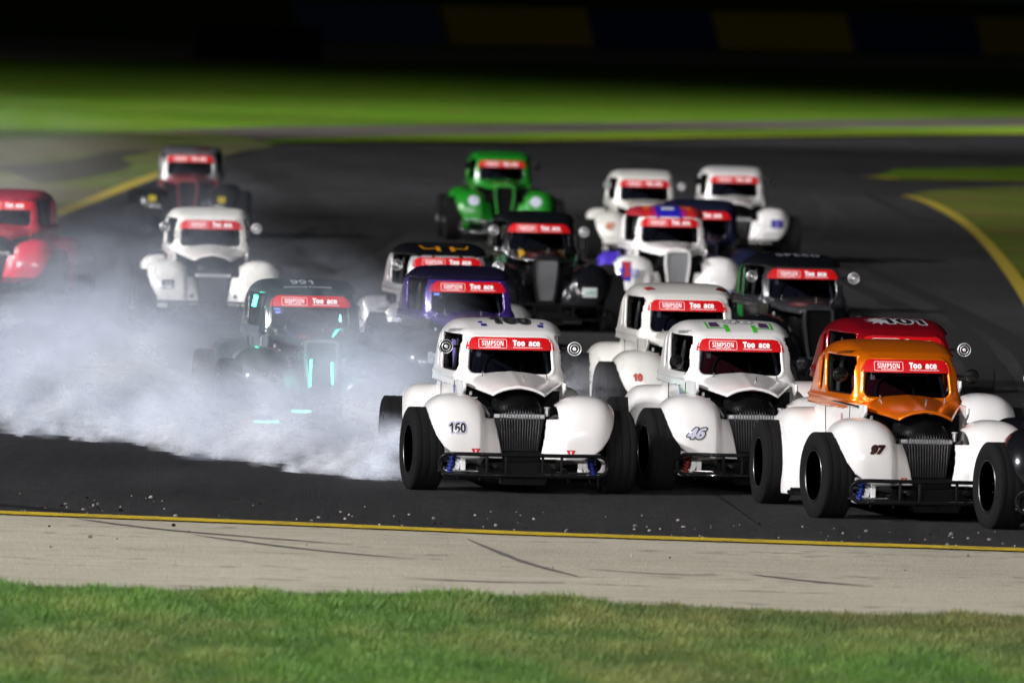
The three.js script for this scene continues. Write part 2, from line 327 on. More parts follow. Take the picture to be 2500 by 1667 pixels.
const hoodField = (kind) => (X, y, z) => {
  const [h, W] = hoodTop(kind, X, z), x = Math.abs(X), zl = kind === 'open' ? -0.02 : 0.13;
  return smax(smax(Math.abs(y - h) * 0.85 - 0.01, x - W, 0.012), Math.max(z - zl, -0.64 - z), 0.012);
};
function lowerField(X, y, z) {
  const x = Math.abs(X), zn = clamp((z + 1.25) / 0.85), top = z > -1.7 ? 0.742 : 0.742 - 0.42 * (-1.7 - z) - 0.5 * (-1.7 - z) ** 2;
  const s = x - (0.405 - 0.05 * zn * zn - 0.06 * Math.max(0, 0.62 - y) - 0.14 * Math.max(0, -1.8 - z));
  const o = Math.max(smax(s, y - top, z < -1.65 ? 0.1 : 0.001), z + 0.42 - 0.12 * sstep(0.6, 0.7, y), -z - 2.32, 0.27 - y);
  const inn = Math.max(s + 0.022, z < -1.66 ? y - top + 0.022 : -1, -z - 2.3);
  return Math.max(o, -inn);
}
const outFront = polySDF([[0.25, 0.8], [0.25, 0.515], [0.178, 0.51], [0.128, 0.24], [0.41, 0.238], [0.475, 0.268], [0.54, 0.318], [0.59, 0.39], [0.622, 0.47], [0.64, 0.54], [0.648, 0.6], [0.648, 0.8]]);
function fenderOuter(x, y, z) {                                  // right-hand front fender, x > 0
  const t = Math.max(0, 0.43 - x), Y = y + 1.7 * t * t, Z = z + 0.045 * sstep(0.3, 0.23, x) + 0.02 * Math.max(0, 0.45 - y);
  const a = Math.abs(x - 0.42) / (x > 0.42 ? 0.272 : 0.4), dy = Y - 0.36, b = dy > 0 ? dy / 0.308 : -dy / 0.62, c = Math.max(0, Z + 0.02) / 0.37;
  return ((a ** 3 + b ** 2.3 + c ** 2.3) ** (1 / 2.3) - 1) * 0.3;
}
const fenderField = (x, y, z) => { const e = fenderOuter(x, y, z); return smax(Math.max(e, -(e + 0.018)), Math.max(outFront(x, y), -0.14 - z), 0.012); };
function rearOuter(x, y, z) {
  const a = Math.abs(x - 0.43) / 0.24, dy = Math.max(0, y - 0.29) / 0.375, c = Math.abs(z + 1.85) / 0.44;
  return ((a ** 4 + dy ** 2.4 + c ** 2.4) ** (1 / 2.4) - 1) * 0.32;
}
const rearField = (x, y, z) => { const e = rearOuter(x, y, z); return smax(Math.max(e, -(e + 0.018)), Math.max(0.09 - y, x - 0.652, 0.37 - x), 0.012); };
const mirrored = (g) => { const m = g.clone().scale(-1, 1, 1), n = m.attributes.normal; const i = m.index.array; for (let k = 0; k < i.length; k += 3) { const t = i[k]; i[k] = i[k + 1]; i[k + 1] = t; } return m; };
const CELL = { near: 0.011, mid: 0.0135, far: 0.018 };
const bodyGeo = (what, lod) => once(what + lod, () => {
  const c = CELL[lod];
  if (what === 'cabin_all') return nets(cabField, [-0.45, 0.68, -2.05], [0.45, 1.18, -0.5], c);
  if (what === 'lining') return nets((x, y, z) => { const o = cabOuter(x, y, z); return Math.max(o + CAB_T + 0.004, -(o + CAB_T + 0.036), -windows(x, y, z) - 0.004, 0.7 - y); }, [-0.45, 0.68, -2.05], [0.45, 1.18, -0.5], 0.016);
  if (what === 'cabin') return nets((x, y, z) => Math.max(cabField(x, y, z), y - ROOFY(x, z)), [-0.45, 0.68, -2.05], [0.45, 1.08, -0.5], c);
  if (what === 'roof') return nets((x, y, z) => Math.max(cabField(x, y, z), ROOFY(x, z) - y), [-0.45, 1.0, -2.05], [0.45, 1.18, -0.5], c);
  if (what === 'hood_open') return nets(hoodField('open'), [-0.38, 0.62, -0.66], [0.38, 0.82, 0.02], c * 0.8);
  if (what === 'hood_shell') return nets(hoodField('shell'), [-0.38, 0.62, -0.66], [0.38, 0.82, 0.17], c * 0.8);
  if (what === 'lower') return nets(lowerField, [-0.44, 0.24, -2.36], [0.44, 0.78, -0.24], c * 1.3);
  if (what === 'fender_left') return nets(fenderField, [0.1, 0.22, -0.18], [0.72, 0.72, 0.42], c * 0.9);
  if (what === 'fender_right') return mirrored(bodyGeo('fender_left', lod));
  if (what === 'rear_left') return nets(rearField, [0.34, 0.06, -2.34], [0.7, 0.7, -1.36], c);
  if (what === 'rear_right') return mirrored(bodyGeo('rear_left', lod));
});

// a sheet laid on a surface by marching rays at it; nu x nv quads, offset outwards
function laid(field, at, u, v, dir, w, h, off = 0.003, nu = 18, nv = 10, warp) {
  const pos = [], uv = [], idx = [], U = V(...u), W = V(...v), D = V(...dir), A = V(...at);
  let last = 0.5;
  for (let j = 0; j <= nv; j++) for (let i = 0; i <= nu; i++) {
    const s = i / nu, t = j / nv, p = A.clone().addScaledVector(U, (s - 0.5) * w).addScaledVector(W, (t - 0.5) * h);
    let q = 0, hit = false;
    for (let k = 0; k < 220; k++) { const d = field(p.x + D.x * q, p.y + D.y * q, p.z + D.z * q); if (d < 0.0004) { hit = true; break; } q += Math.max(0.0008, d * 0.6); if (q > 1.6) break; }
    if (!hit) q = last; else last = q;
    p.addScaledVector(D, q);
    const e = 0.004, n = V(field(p.x + e, p.y, p.z) - field(p.x - e, p.y, p.z), field(p.x, p.y + e, p.z) - field(p.x, p.y - e, p.z), field(p.x, p.y, p.z + e) - field(p.x, p.y, p.z - e)).normalize();
    p.addScaledVector(n, off);
    pos.push(p.x, p.y, p.z); uv.push(s, t);
    if (i < nu && j < nv) { const a = j * (nu + 1) + i; idx.push(a, a + 1, a + nu + 2, a, a + nu + 2, a + nu + 1); }
  }
  const g = new THREE.BufferGeometry();
  g.setAttribute('position', new THREE.Float32BufferAttribute(pos, 3)); g.setAttribute('uv', new THREE.Float32BufferAttribute(uv, 2)); g.setIndex(idx);
  if (U.clone().cross(W).dot(D) > 0) { const a = g.index.array; for (let k = 0; k < a.length; k += 3) { const t = a[k]; a[k] = a[k + 1]; a[k + 1] = t; } }
  g.computeVertexNormals();
  return g;
}
const FRONT = [[1, 0, 0], [0, 1, 0], [0, 0, -1]], TOP = [[1, 0, 0], [0, 0, -1], [0, -1, 0]], SIDE = [[0, 0, 1], [0, 1, 0], [1, 0, 0]];
const decalMat = (t) => new THREE.MeshPhysicalMaterial({ map: t, transparent: true, roughness: 0.45, clearcoat: 0.6, clearcoatRoughness: 0.1 });
const leftFender = (x, y, z) => fenderOuter(-x, y, z);
const rightFender = (x, y, z) => fenderOuter(x, y, z);

// ---- shared parts
const rubber = std(0.0085, 0.0085, 0.009, 0.85, 0, { specularIntensity: 0.3, bumpMap: setRep(grainTex, 3, 3), bumpScale: 0.002 });
const black = std(0.004, 0.004, 0.0045, 0.4, 0, { specularIntensity: 0.15 }), satin = std(0.006, 0.006, 0.0065, 0.6, 0, { specularIntensity: 0.2 }), chrome = std(0.85, 0.85, 0.86, 0.12, 1), alu = std(0.6, 0.61, 0.62, 0.38, 0.9), blackGloss = new THREE.MeshPhysicalMaterial({ color: new THREE.Color().setRGB(0.006, 0.006, 0.007), roughness: 0.4, specularIntensity: 0.1, clearcoat: 1, clearcoatRoughness: 0.05 });
const rimMat = new THREE.MeshPhysicalMaterial({ color: new THREE.Color().setRGB(0.03, 0.03, 0.032), roughness: 0.35, metalness: 0.8, clearcoat: 1, clearcoatRoughness: 0.15 });
const whiteRing = std(0.75, 0.75, 0.74, 0.45), springBlue = std(0.006, 0.02, 0.2, 0.35, 0.3), springRed = std(0.16, 0.012, 0.01, 0.4);
const tyreGeo = once('tyre', () => {
  const P = [[0.168, -0.085], [0.185, -0.1], [0.225, -0.108], [0.262, -0.104], [0.279, -0.094]];
  for (const [a, b] of [[-0.088, -0.056], [-0.048, -0.008], [0.008, 0.048], [0.056, 0.088]]) P.push([0.287, a], [0.2875, (a + b) / 2], [0.287, b], [0.284, b + 0.002], [0.284, b + 0.006]);
  P.length -= 2;
  P.push([0.279, 0.094], [0.262, 0.104], [0.225, 0.108], [0.185, 0.1], [0.168, 0.085]);
  return new THREE.LatheGeometry(P.map((p) => new THREE.Vector2(...p)), 64).rotateZ(Math.PI / 2);
});
const rimGeo = once('rim', () => {                                // outer face towards -x
  const P = [[0.0, -0.03], [0.03, -0.032], [0.045, -0.02], [0.06, -0.012], [0.1, 0.0], [0.13, 0.012], [0.148, -0.02], [0.152, -0.07], [0.162, -0.088], [0.174, -0.094], [0.176, -0.086], [0.168, -0.08], [0.16, -0.02], [0.158, 0.08], [0.174, 0.094]];
  const d = new THREE.LatheGeometry(P.map((p) => new THREE.Vector2(...p)), 48).rotateZ(Math.PI / 2).scale(-1, 1, 1);
  return d;
});
const rimRing = once('rimring', () => new THREE.TorusGeometry(0.168, 0.0045, 8, 48).rotateY(Math.PI / 2).translate(-0.093, 0, 0)), rimLip = std(0.3, 0.3, 0.31, 0.3, 1);
const nutGeo = once('nut', () => merge([...Array(5)].map((_, i) => new THREE.CylinderGeometry(0.009, 0.01, 0.03, 6).rotateZ(Math.PI / 2).translate(-0.03, 0.05 * Math.cos(i * 1.2566), 0.05 * Math.sin(i * 1.2566)))));
const slotGeo = once('slots', () => merge([...Array(8)].map((_, i) => new THREE.CylinderGeometry(0.016, 0.016, 0.006, 14).rotateZ(Math.PI / 2).translate(0.001, 0.112 * Math.cos(i * 0.7854), 0.112 * Math.sin(i * 0.7854)))));
const bumperGeo = once('bumper', () => {
  const P = [];
  for (let i = 0; i <= 10; i++) { const a = Math.PI / 2 - Math.PI * i / 10; P.push([0.505 + 0.07 * Math.cos(a), 0.205 + 0.07 * Math.sin(a), 0.4 - 0.03 * Math.cos(a)]); }
  const Q = P.map(([x, y, z]) => [-x, 0.41 - y, z]);
  const L = [[-0.25, 0.275, 0.425], [0, 0.275, 0.43], [0.25, 0.275, 0.425], ...P, [0.25, 0.135, 0.425], [0, 0.135, 0.43], [-0.25, 0.135, 0.425], ...Q];
  const g = [tube(L, 0.0135, 160, true, 10)];
  for (const x of [-0.255, -0.125, 0.125, 0.255]) g.push(box(0.02, 0.13, 0.014, x, 0.205, 0.424));
  for (const s of [-1, 1]) g.push(rod([s * 0.2, 0.2, 0.42], [s * 0.22, 0.19, -0.2], 0.016), rod([s * 0.255, 0.135, 0.42], [s * 0.3, 0.13, -0.5], 0.016));
  return merge(g);
});
const chassisGeo = once('chassis', () => {
  const g = [box(0.7, 0.05, 1.7, 0, 0.12, -1.2), box(0.56, 0.1, 0.12, 0, 0.17, 0.22), box(0.3, 0.05, 0.2, 0, 0.095, 0.3), box(0.66, 0.42, 0.03, 0, 0.47, -0.52), box(0.5, 0.18, 0.4, 0, 0.2, -0.1)];
  for (const s of [-1, 1]) g.push(box(0.05, 0.06, 2.6, s * 0.28, 0.15, -0.95), rod([s * 0.27, 0.17, -0.2], [s * 0.6, 0.2, 0.0], 0.013), rod([s * 0.27, 0.17, 0.14], [s * 0.6, 0.2, 0.0], 0.013), rod([s * 0.24, 0.36, -0.16], [s * 0.56, 0.37, 0], 0.012), rod([s * 0.24, 0.36, 0.08], [s * 0.56, 0.37, 0], 0.012), box(0.05, 0.26, 0.07, s * 0.555, 0.285, 0), rod([s * 0.33, 0.29, -1.85], [s * 0.66, 0.29, -1.85], 0.05));
  for (let i = 0; i < 7; i++) g.push(new THREE.CylinderGeometry(0.008, 0.008, 0.022, 6).translate(-0.45 + i * 0.15, 0.11, 0.42));
  return merge(g);
});
const engineGeo = once('engine', () => {
  const g = [box(0.36, 0.3, 0.34, 0, 0.42, -0.32), box(0.3, 0.1, 0.3, 0, 0.6, -0.34, 0.03)];
  for (let i = 0; i < 4; i++) g.push(new THREE.CylinderGeometry(0.03, 0.03, 0.09, 12).rotateX(Math.PI / 2).translate(-0.12 + i * 0.08, 0.6, -0.16), tube([[-0.12 + i * 0.08, 0.46, -0.14], [-0.14 + i * 0.09, 0.42, -0.06], [-0.1 + i * 0.06, 0.32, -0.06]], 0.017, 12));
  return merge(g);
});
const shroudGeo = once('shroud', () => new THREE.SphereGeometry(1, 32, 16, 0, Math.PI * 2, 0, Math.PI / 2).scale(0.172, 0.13, 0.16).translate(0, 0.548, -0.14));
const hoseGeos = once('hose', () => ([tube([[-0.2, 0.52, -0.02], [-0.24, 0.58, -0.06], [-0.3, 0.6, -0.2], [-0.33, 0.56, -0.4]], 0.011, 20), tube([[0.2, 0.5, 0], [0.26, 0.52, -0.1], [0.3, 0.5, -0.3]], 0.012, 16)]));
const fittingGeo = once('fitting', () => merge([new THREE.CylinderGeometry(0.016, 0.016, 0.06, 12).translate(0.192, 0.555, 0.0), new THREE.CylinderGeometry(0.022, 0.022, 0.012, 12).translate(0.192, 0.582, 0), box(0.05, 0.012, 0.02, -0.28, 0.63, -0.3), box(0.02, 0.03, 0.02, -0.3, 0.66, -0.34), box(0.03, 0.014, 0.02, -0.25, 0.585, -0.2)]));
const coreTex = canvasTex(256, 512, (g, w, h) => {
  g.fillStyle = '#0b0b0c'; g.fillRect(0, 0, w, h);
  for (let y = 0; y < h; y += 16) { g.fillStyle = '#050505'; g.fillRect(0, y, w, 6); for (let x = 0; x < w; x += 12) { g.fillStyle = ['#3a3a3d', '#2a2a2c', '#55555a', '#222'][(x * 7 + y * 3) % 4]; g.fillRect(x, y + 8, 7, 5); } }
});
const barMat = std(0.09, 0.09, 0.095, 0.3, 1);
const coreMat = new THREE.MeshStandardMaterial({ map: coreTex, roughness: 0.5, metalness: 0.4 });
const wedge = (t, b, y1, y0, z, d) => {
  const s = new THREE.Shape([[-b, y0], [b, y0], [t, y1], [-t, y1]].map((p) => new THREE.Vector2(...p)));
  const g = new THREE.ExtrudeGeometry(s, { depth: d, bevelEnabled: false }).translate(0, 0, z - d), p = g.attributes.position, uv = g.attributes.uv;
  for (let i = 0; i < p.count; i++) uv.setXY(i, p.getX(i) / 0.34 + 0.5, (p.getY(i) - y0) / (y1 - y0));
  return g;
};
const radGeo = once('rad', () => wedge(0.17, 0.125, 0.51, 0.235, 0.02, 0.05));
const tankGeo = once('tank', () => box(0.35, 0.032, 0.06, 0, 0.522, 0.0));
const barsGeo = once('bars', () => merge([...Array(15)].map((_, i) => { const u = i / 14 * 2 - 1; return tube([[u * 0.135, 0.6 - 0.03 * u * u, 0.0], [u * 0.135, 0.57 - 0.02 * u * u, 0.06], [u * 0.125, 0.42, 0.085], [u * 0.112, 0.21, 0.09]], 0.0032, 18, false, 6); })));
const springGeo = once('spring', () => {
  const P = []; for (let i = 0; i <= 90; i++) { const a = i / 90 * Math.PI * 2 * 6.5; P.push([0.032 * Math.cos(a), i / 90 * 0.2, 0.032 * Math.sin(a)]); }
  return merge([tube(P, 0.0065, 180, false, 6), new THREE.CylinderGeometry(0.02, 0.02, 0.26, 12).translate(0, 0.1, 0), new THREE.CylinderGeometry(0.037, 0.037, 0.014, 16).translate(0, -0.006, 0)]);
});
const ringGeo = once('ring', () => new THREE.LatheGeometry([[0.05, 0], [0.052, 0.012], [0.085, 0.012], [0.087, 0], [0.05, 0]].map((p) => new THREE.Vector2(...p)), 32).rotateX(Math.PI / 2));
const mirrorGeo = once('mirror', () => new THREE.LatheGeometry([[0.0005, 0.012], [0.02, 0.012], [0.036, 0.009], [0.047, 0.004], [0.051, -0.002], [0.05, -0.012], [0.0005, -0.012]].map((p) => new THREE.Vector2(...p)), 36).rotateX(Math.PI / 2));
const ringGeos = once('mirror_rings', () => [[0.041, 0.05], [0.024, 0.032], [0, 0.014]].map(([a, b], i) => new THREE.LatheGeometry([[a + 0.0005, 0.006 + i * 0.006], [a + 0.002, 0.013 + i * 0.005], [b - 0.002, 0.013 + i * 0.005 - (i === 0 ? 0.003 : 0)], [b, 0.004 + i * 0.006]].map((p) => new THREE.Vector2(...p)), 36).rotateX(Math.PI / 2)));
const polished = std(0.9, 0.9, 0.9, 0.42, 0.9);
const cageGeo = once('cage', () => merge([tube([[-0.3, 0.3, -1.45], [-0.3, 0.9, -1.42], [-0.24, 1.07, -1.4], [0.24, 1.07, -1.4], [0.3, 0.9, -1.42], [0.3, 0.3, -1.45]], 0.016, 50), rod([-0.24, 1.06, -1.4], [-0.24, 1.0, -0.82], 0.015), rod([0.24, 1.06, -1.4], [0.24, 1.0, -0.82], 0.015), rod([-0.24, 1.0, -0.82], [-0.29, 0.7, -0.7], 0.015), rod([0.24, 1.0, -0.82], [0.29, 0.7, -0.7], 0.015), rod([-0.24, 1.0, -0.82], [0.24, 1.0, -0.82], 0.015)]));
const seatGeo = once('seat', () => merge([box(0.4, 0.62, 0.1, -0.02, 0.6, -1.42, 0.04), box(0.26, 0.18, 0.08, -0.02, 0.96, -1.42, 0.03), box(0.4, 0.12, 0.42, -0.02, 0.3, -1.2, 0.04), box(0.06, 0.3, 0.26, -0.24, 0.58, -1.32, 0.025), box(0.06, 0.3, 0.26, 0.2, 0.58, -1.32, 0.025)]));
const dashGeo = once('dash', () => merge([box(0.6, 0.08, 0.1, 0, 0.74, -0.74, 0.02), new THREE.TorusGeometry(0.13, 0.013, 8, 28).rotateX(-0.35).translate(-0.02, 0.8, -0.92), rod([-0.02, 0.76, -0.76], [-0.02, 0.8, -0.92], 0.012)]));
const pinGeo = once('pin', () => merge([new THREE.CylinderGeometry(0.006, 0.006, 0.035, 8).translate(0, 0.015, 0), new THREE.CylinderGeometry(0.016, 0.016, 0.004, 14).translate(0, 0.001, 0)]));
const nerfGeo = once('nerf', () => merge([tube([[0.4, 0.5, -0.42], [0.55, 0.48, -0.48], [0.62, 0.36, -0.62], [0.64, 0.16, -0.85], [0.64, 0.12, -1.0], [0.64, 0.12, -1.3], [0.4, 0.12, -1.38]], 0.016, 50), box(0.16, 0.05, 0.05, 0.6, 0.13, -1.1)]));
const bannerTex = canvasTex(1024, 144, (g, w, h) => {
  g.clearRect(0, 0, w, h);
  g.fillStyle = '#cf0d16';
  g.beginPath(); g.moveTo(0, h); g.quadraticCurveTo(6, 12, 120, 2); g.lineTo(w - 120, 2); g.quadraticCurveTo(w - 6, 12, w, h); g.closePath(); g.fill();
  g.strokeStyle = '#fff'; g.lineWidth = 5; g.beginPath(); g.roundRect(148, 26, 320, 98, 14); g.stroke();
  g.fillStyle = '#fff'; g.textAlign = 'center'; g.textBaseline = 'middle';
  g.save(); g.translate(308, 70); g.scale(0.86, 1.18); g.font = 'bold 66px sans-serif'; g.fillText('SIMPSON', 0, 0); g.restore();
  g.fillRect(226, 106, 52, 7); g.fillRect(288, 106, 110, 7);
  g.save(); g.translate(612, 66); g.scale(0.98, 1.05); g.font = 'bold 82px sans-serif'; g.lineWidth = 7; g.strokeStyle = '#fff'; g.textAlign = 'left'; g.strokeText('Too', -74, 0); g.fillText('Too', -74, 0); g.strokeText('ace', 112, 0); g.fillText('ace', 112, 0); g.fillStyle = '#5a0508'; g.font = 'bold 66px sans-serif'; g.fillText('r', 78, 6); g.restore();
  g.fillRect(540, 112, 340, 6);
});
const bannerMat = new THREE.MeshPhysicalMaterial({ map: bannerTex, transparent: true, roughness: 0.4, clearcoat: 0.7, clearcoatRoughness: 0.08 });
const bannerGeo = once('banner', () => laid((x, y, z) => cabOuter(x, y, z), [0, 0.99, 0], ...FRONT, 0.612, 0.084, 0.006, 30, 6));
const glassGeo = once('glass', () => laid((x, y, z) => cabOuter(x, y, z), [0, 0.9, 0], ...FRONT, 0.6, 0.25, -0.012, 24, 12));
const glassMat = new THREE.MeshPhysicalMaterial({ color: new THREE.Color().setRGB(0.34, 0.36, 0.42), transmission: 1, thickness: 0, roughness: 0.03, ior: 1.45 });
const shellGeo = once('shell', () => {
  const o = [], n = [];
  const TW = 0.128, half = (y) => lerp(0.085, TW, clamp((y - 0.29) / 0.3) ** 0.8), ce = (t) => Math.sign(t) * Math.abs(t) ** 0.38;
  const ring = (ins) => { const P = []; for (let i = 0; i <= 12; i++) P.push([half(0.29 + 0.37 * i / 12) - ins, 0.29 + ins + (0.37 - ins) * i / 12]); for (let i = 1; i < 12; i++) { const a = Math.PI * i / 12; P.push([(TW - ins) * ce(Math.cos(a)), 0.66 + (0.07 - ins) * ce(Math.sin(a))]); } for (let i = 12; i >= 0; i--) P.push([-half(0.29 + 0.37 * i / 12) + ins, 0.29 + ins + (0.37 - ins) * i / 12]); return P.map((p) => new THREE.Vector2(...p)); };
  const s = new THREE.Shape(ring(0)); s.holes.push(new THREE.Path(ring(0.016)));
  return new THREE.ExtrudeGeometry(s, { depth: 0.09, bevelEnabled: true, bevelSize: 0.004, bevelThickness: 0.008, bevelSegments: 3 }).translate(0, 0, 0.12);
});
const slatGeo = once('slat', () => merge([...Array(13)].map((_, i) => { const u = i / 12 * 2 - 1; return rod([u * 0.108, 0.705 - 0.02 * u * u, 0.185], [u * 0.072, 0.31, 0.195], 0.0035, 6); }).concat([wedge(0.12, 0.08, 0.715, 0.3, 0.165, 0.03)])));

const cageMat = std(0.07, 0.07, 0.075, 0.5), seatMat = std(0.014, 0.016, 0.03, 0.7), seatRed = std(0.07, 0.006, 0.012, 0.7);
// ---- one racing car
const CARS = 'small vintage style racing cars in the pack';
function makeCar(o) {
  const g = new THREE.Group(); g.name = numbered('racing_car'); scene.add(g);
  g.position.set(o.at[0], 0, o.at[1]); g.rotation.set(0, THREE.MathUtils.degToRad(o.yaw), 0);
  tag(g, o.label, 'racing car', CARS);
  const lod = o.lod ?? 'far', kind = o.kind ?? 'shell', near = lod !== 'far';
  const body = o.body, c = { cab: body, hood: body, lower: body, fender: body, rear: body, ...(o.paint ?? {}) };
  const cab = mesh('cabin', bodyGeo(c.roof ? 'cabin' : 'cabin_all', lod), c.cab, g);
  if (c.roof) mesh('roof', bodyGeo('roof', lod), c.roof, g);
  mesh('cabin_lining', bodyGeo('lining', 'far'), satin, g);
  const hood = mesh('hood', bodyGeo('hood_' + kind, lod), c.hood, g);
  for (const x of [-0.2, 0.06, 0.24]) { const m = mesh('bonnet_pin', pinGeo, chrome, hood), z = x === 0.06 ? -0.3 : -0.55; m.position.set(x, hoodTop(kind, x, z)[0] + 0.008, z); }
  const lower = mesh('lower_body', bodyGeo('lower', lod), c.lower, g);
  for (const s of ['left', 'right']) { mesh('front_fender', bodyGeo('fender_' + s, lod), s === 'right' ? c.fender : c.fender2 ?? c.fender, g); mesh('rear_fender', bodyGeo('rear_' + s, lod), c.rear, g); }
  if (!o.noGlass) mesh('windscreen', glassGeo, glassMat, g);
  mesh('windscreen_banner', bannerGeo, bannerMat, g);
  for (const [x, z] of [[-0.66, 0], [0.66, 0], [-0.66, -1.85], [0.66, -1.85]]) {
    const w = new THREE.Group(); w.name = 'wheel'; g.add(w); w.position.set(x, 0.2875, z);
    w.rotation.y = (x > 0 ? Math.PI : 0) + (z === 0 ? THREE.MathUtils.degToRad(o.steer ?? 3) : 0);
    mesh('tyre', tyreGeo, rubber, w);
    const rim = mesh('rim', rimGeo, o.rim ?? rimMat, w);
    if (near) { mesh('wheel_nuts', nutGeo, chrome, w).userData.kind = 'stuff'; mesh('vent_holes', slotGeo, satin, w).userData.kind = 'stuff'; }
    mesh('rim_ring', rimRing, rimLip, rim);
    rim.rotation.x = rnd() * 6;
  }
  mesh('front_bumper', bumperGeo, o.bumper ?? blackGloss, g);
  mesh('chassis', chassisGeo, black, g);
  mesh('engine', engineGeo, satin, g);
  if (kind === 'open') {
    const r = mesh('radiator', radGeo, coreMat, g);
    mesh('radiator_tank', tankGeo, alu, r);
    mesh('radiator_shroud', shroudGeo, black, g);
    mesh('grille_bars', barsGeo, barMat, g).userData.kind = 'stuff';
  } else {
    mesh('grille_shell', shellGeo, o.shell ?? c.hood, g);
    mesh('grille', slatGeo, o.grille ?? satin, g).userData.kind = 'stuff';
  }
  if (near) {
    for (const h of hoseGeos) mesh('hose', h, alu, g); mesh('engine_fittings', fittingGeo, alu, g).userData.kind = 'stuff'; for (const s of [-1, 1]) mesh('steering_rod', once('rod' + s, () => rod([s * 0.57, 0.152, 0.25], [s * 0.24, 0.155, 0.28], 0.008)), chrome, g);
    for (const s of [-1, 1]) {
      const sp = mesh('coil_spring', springGeo, o.spring ?? springBlue, g); sp.position.set(s * 0.49, 0.155, 0.24); sp.rotation.z = s * 0.22; sp.scale.setScalar(0.8);
      const rg = mesh('brake_ring', ringGeo, whiteRing, g); rg.position.set(s * 0.5, 0.205, 0.22); rg.rotation.y = s * 0.2;
      mesh('white_bracket', box(0.035, 0.13, 0.012, s * 0.4, 0.21, 0.25), whiteRing, g);
    }
  }
  mesh('roll_cage', cageGeo, cageMat, g); mesh('seat', seatGeo, o.seat ?? seatMat, g); mesh('dashboard', dashGeo, satin, g);
  const nl = mesh('side_bar', nerfGeo, blackGloss, g), nr = mesh('side_bar', once('nerf2', () => mirrored(nerfGeo.index ? nerfGeo : nerfGeo.clone().setIndex([...Array(nerfGeo.attributes.position.count).keys()]))), blackGloss, g);
  if (o.mirror !== null) for (const s of [-1, 1]) {
    const m = mesh('mirror', mirrorGeo, blackGloss, g), y = o.mirrorY ?? 0.965; m.position.set(s * 0.445, y, -0.68); m.rotation.y = -s * 0.1;
    mesh('mirror_stalk', rod([0, 0, -0.012], [-s * 0.095, 0, -0.05], 0.009), satin, m);
    if (o.mirror !== blackGloss) for (const rg of ringGeos) mesh('mirror_ring', rg, polished, m);
  }
  if (near) {
    for (const sd of [-1, 1]) for (const z of [-0.66, -1.34]) mesh('door_gap', once('gap' + sd + z, () => tube([0.73, 0.66, 0.58, 0.5, 0.42].map((y) => { let x = 0.5; while (lowerField(x, y, z) > 0 && x > 0.2) x -= 0.001; return [sd * (x + 0.001), y, z + 0.03 * (y - 0.6)]; }), 0.0035, 12, false, 6)), satin, g);
    mesh('camera_bracket', box(0.03, 0.05, 0.012, -0.21, 0.92, -0.76), whiteRing, g);
    if (o.net) mesh('window_net', new THREE.ExtrudeGeometry(new THREE.Shape([[-0.02, 1.0], [0.2, 1.0], [0.2, 0.9], [0.1, 0.82]].map((p) => new THREE.Vector2(...p))), { depth: 0.006, bevelEnabled: false }).rotateY(-Math.PI / 2).translate(-0.345, 0, -1.2), std(0.16, 0.13, 0.42, 0.8), g);
  }
  if (o.belt) for (const s of [-1, 1]) mesh('belt_trim', tube([-1.9, -1.6, -1.25, -1, -0.75, -0.45].map((z) => [s * (0.41 - 0.05 * clamp((z + 1.25) / 0.85) ** 2), 0.738 - 0.02 * (z + 1), z]), 0.009, 30), o.belt, g);
  for (const d of o.decals ?? []) {
    const [name, surf, at, w, h, tex, rotation = 0] = d;
    const F = surf === 'fenderL' ? [leftFender, FRONT] : surf === 'fenderR' ? [rightFender, FRONT] : surf === 'roof' ? [cabOuter, TOP] : surf === 'front' ? [cabOuter, FRONT] : surf === 'side' ? [cabOuter, SIDE] : surf === 'hood' ? [hoodField(kind), TOP] : surf === 'door' ? [lowerField, SIDE] : [(x, y, z) => rearOuter(-x, y, z), FRONT];
    let [u, v, dir] = F[1];
    if (surf === 'corner') { }
    if (rotation) { const q = new THREE.Quaternion().setFromAxisAngle(V(...dir), -rotation); u = V(...u).applyQuaternion(q).toArray(); v = V(...v).applyQuaternion(q).toArray(); }
    mesh(name, laid(F[0], at, u, v, dir, w, h, surf === 'hood' ? 0.004 : 0.003, 14, 8), decalMat(tex), g);
  }
  if (o.extra) o.extra(g);
  return g;
}

// ---- prints
const num = (text, fill, out1, out2, w = 256, h = 160, font = 'bold', skew = 0, sx = 0.85) => canvasTex(w, h, (g) => {
  g.clearRect(0, 0, w, h); g.translate(w / 2, h / 2); g.transform(sx, 0, skew, 1, 0, 0); g.textAlign = 'center'; g.textBaseline = 'middle'; g.font = font + ' ' + Math.round(h * 0.82) + 'px sans-serif'; g.lineJoin = 'round';
  if (out2) { g.strokeStyle = out2; g.lineWidth = 34; g.strokeText(text, 0, 6); }
  if (out1) { g.strokeStyle = out1; g.lineWidth = 22; g.strokeText(text, 0, 6); }
  g.fillStyle = fill; g.strokeStyle = fill; g.lineWidth = 9; g.strokeText(text, 0, 6); g.fillText(text, 0, 6);
});
const word = (text, fill, bg, w = 256, h = 64) => canvasTex(w, h, (g) => { g.clearRect(0, 0, w, h); if (bg) { g.fillStyle = bg; g.fillRect(0, 0, w, h); } g.fillStyle = fill; g.textAlign = 'center'; g.textBaseline = 'middle'; g.font = 'bold ' + Math.round(h * 0.72) + 'px sans-serif'; const m = g.measureText(text).width; g.translate(w / 2, h / 2 + 2); g.scale(Math.min(1.3, w * 0.94 / m), 1); g.fillText(text, 0, 0); });
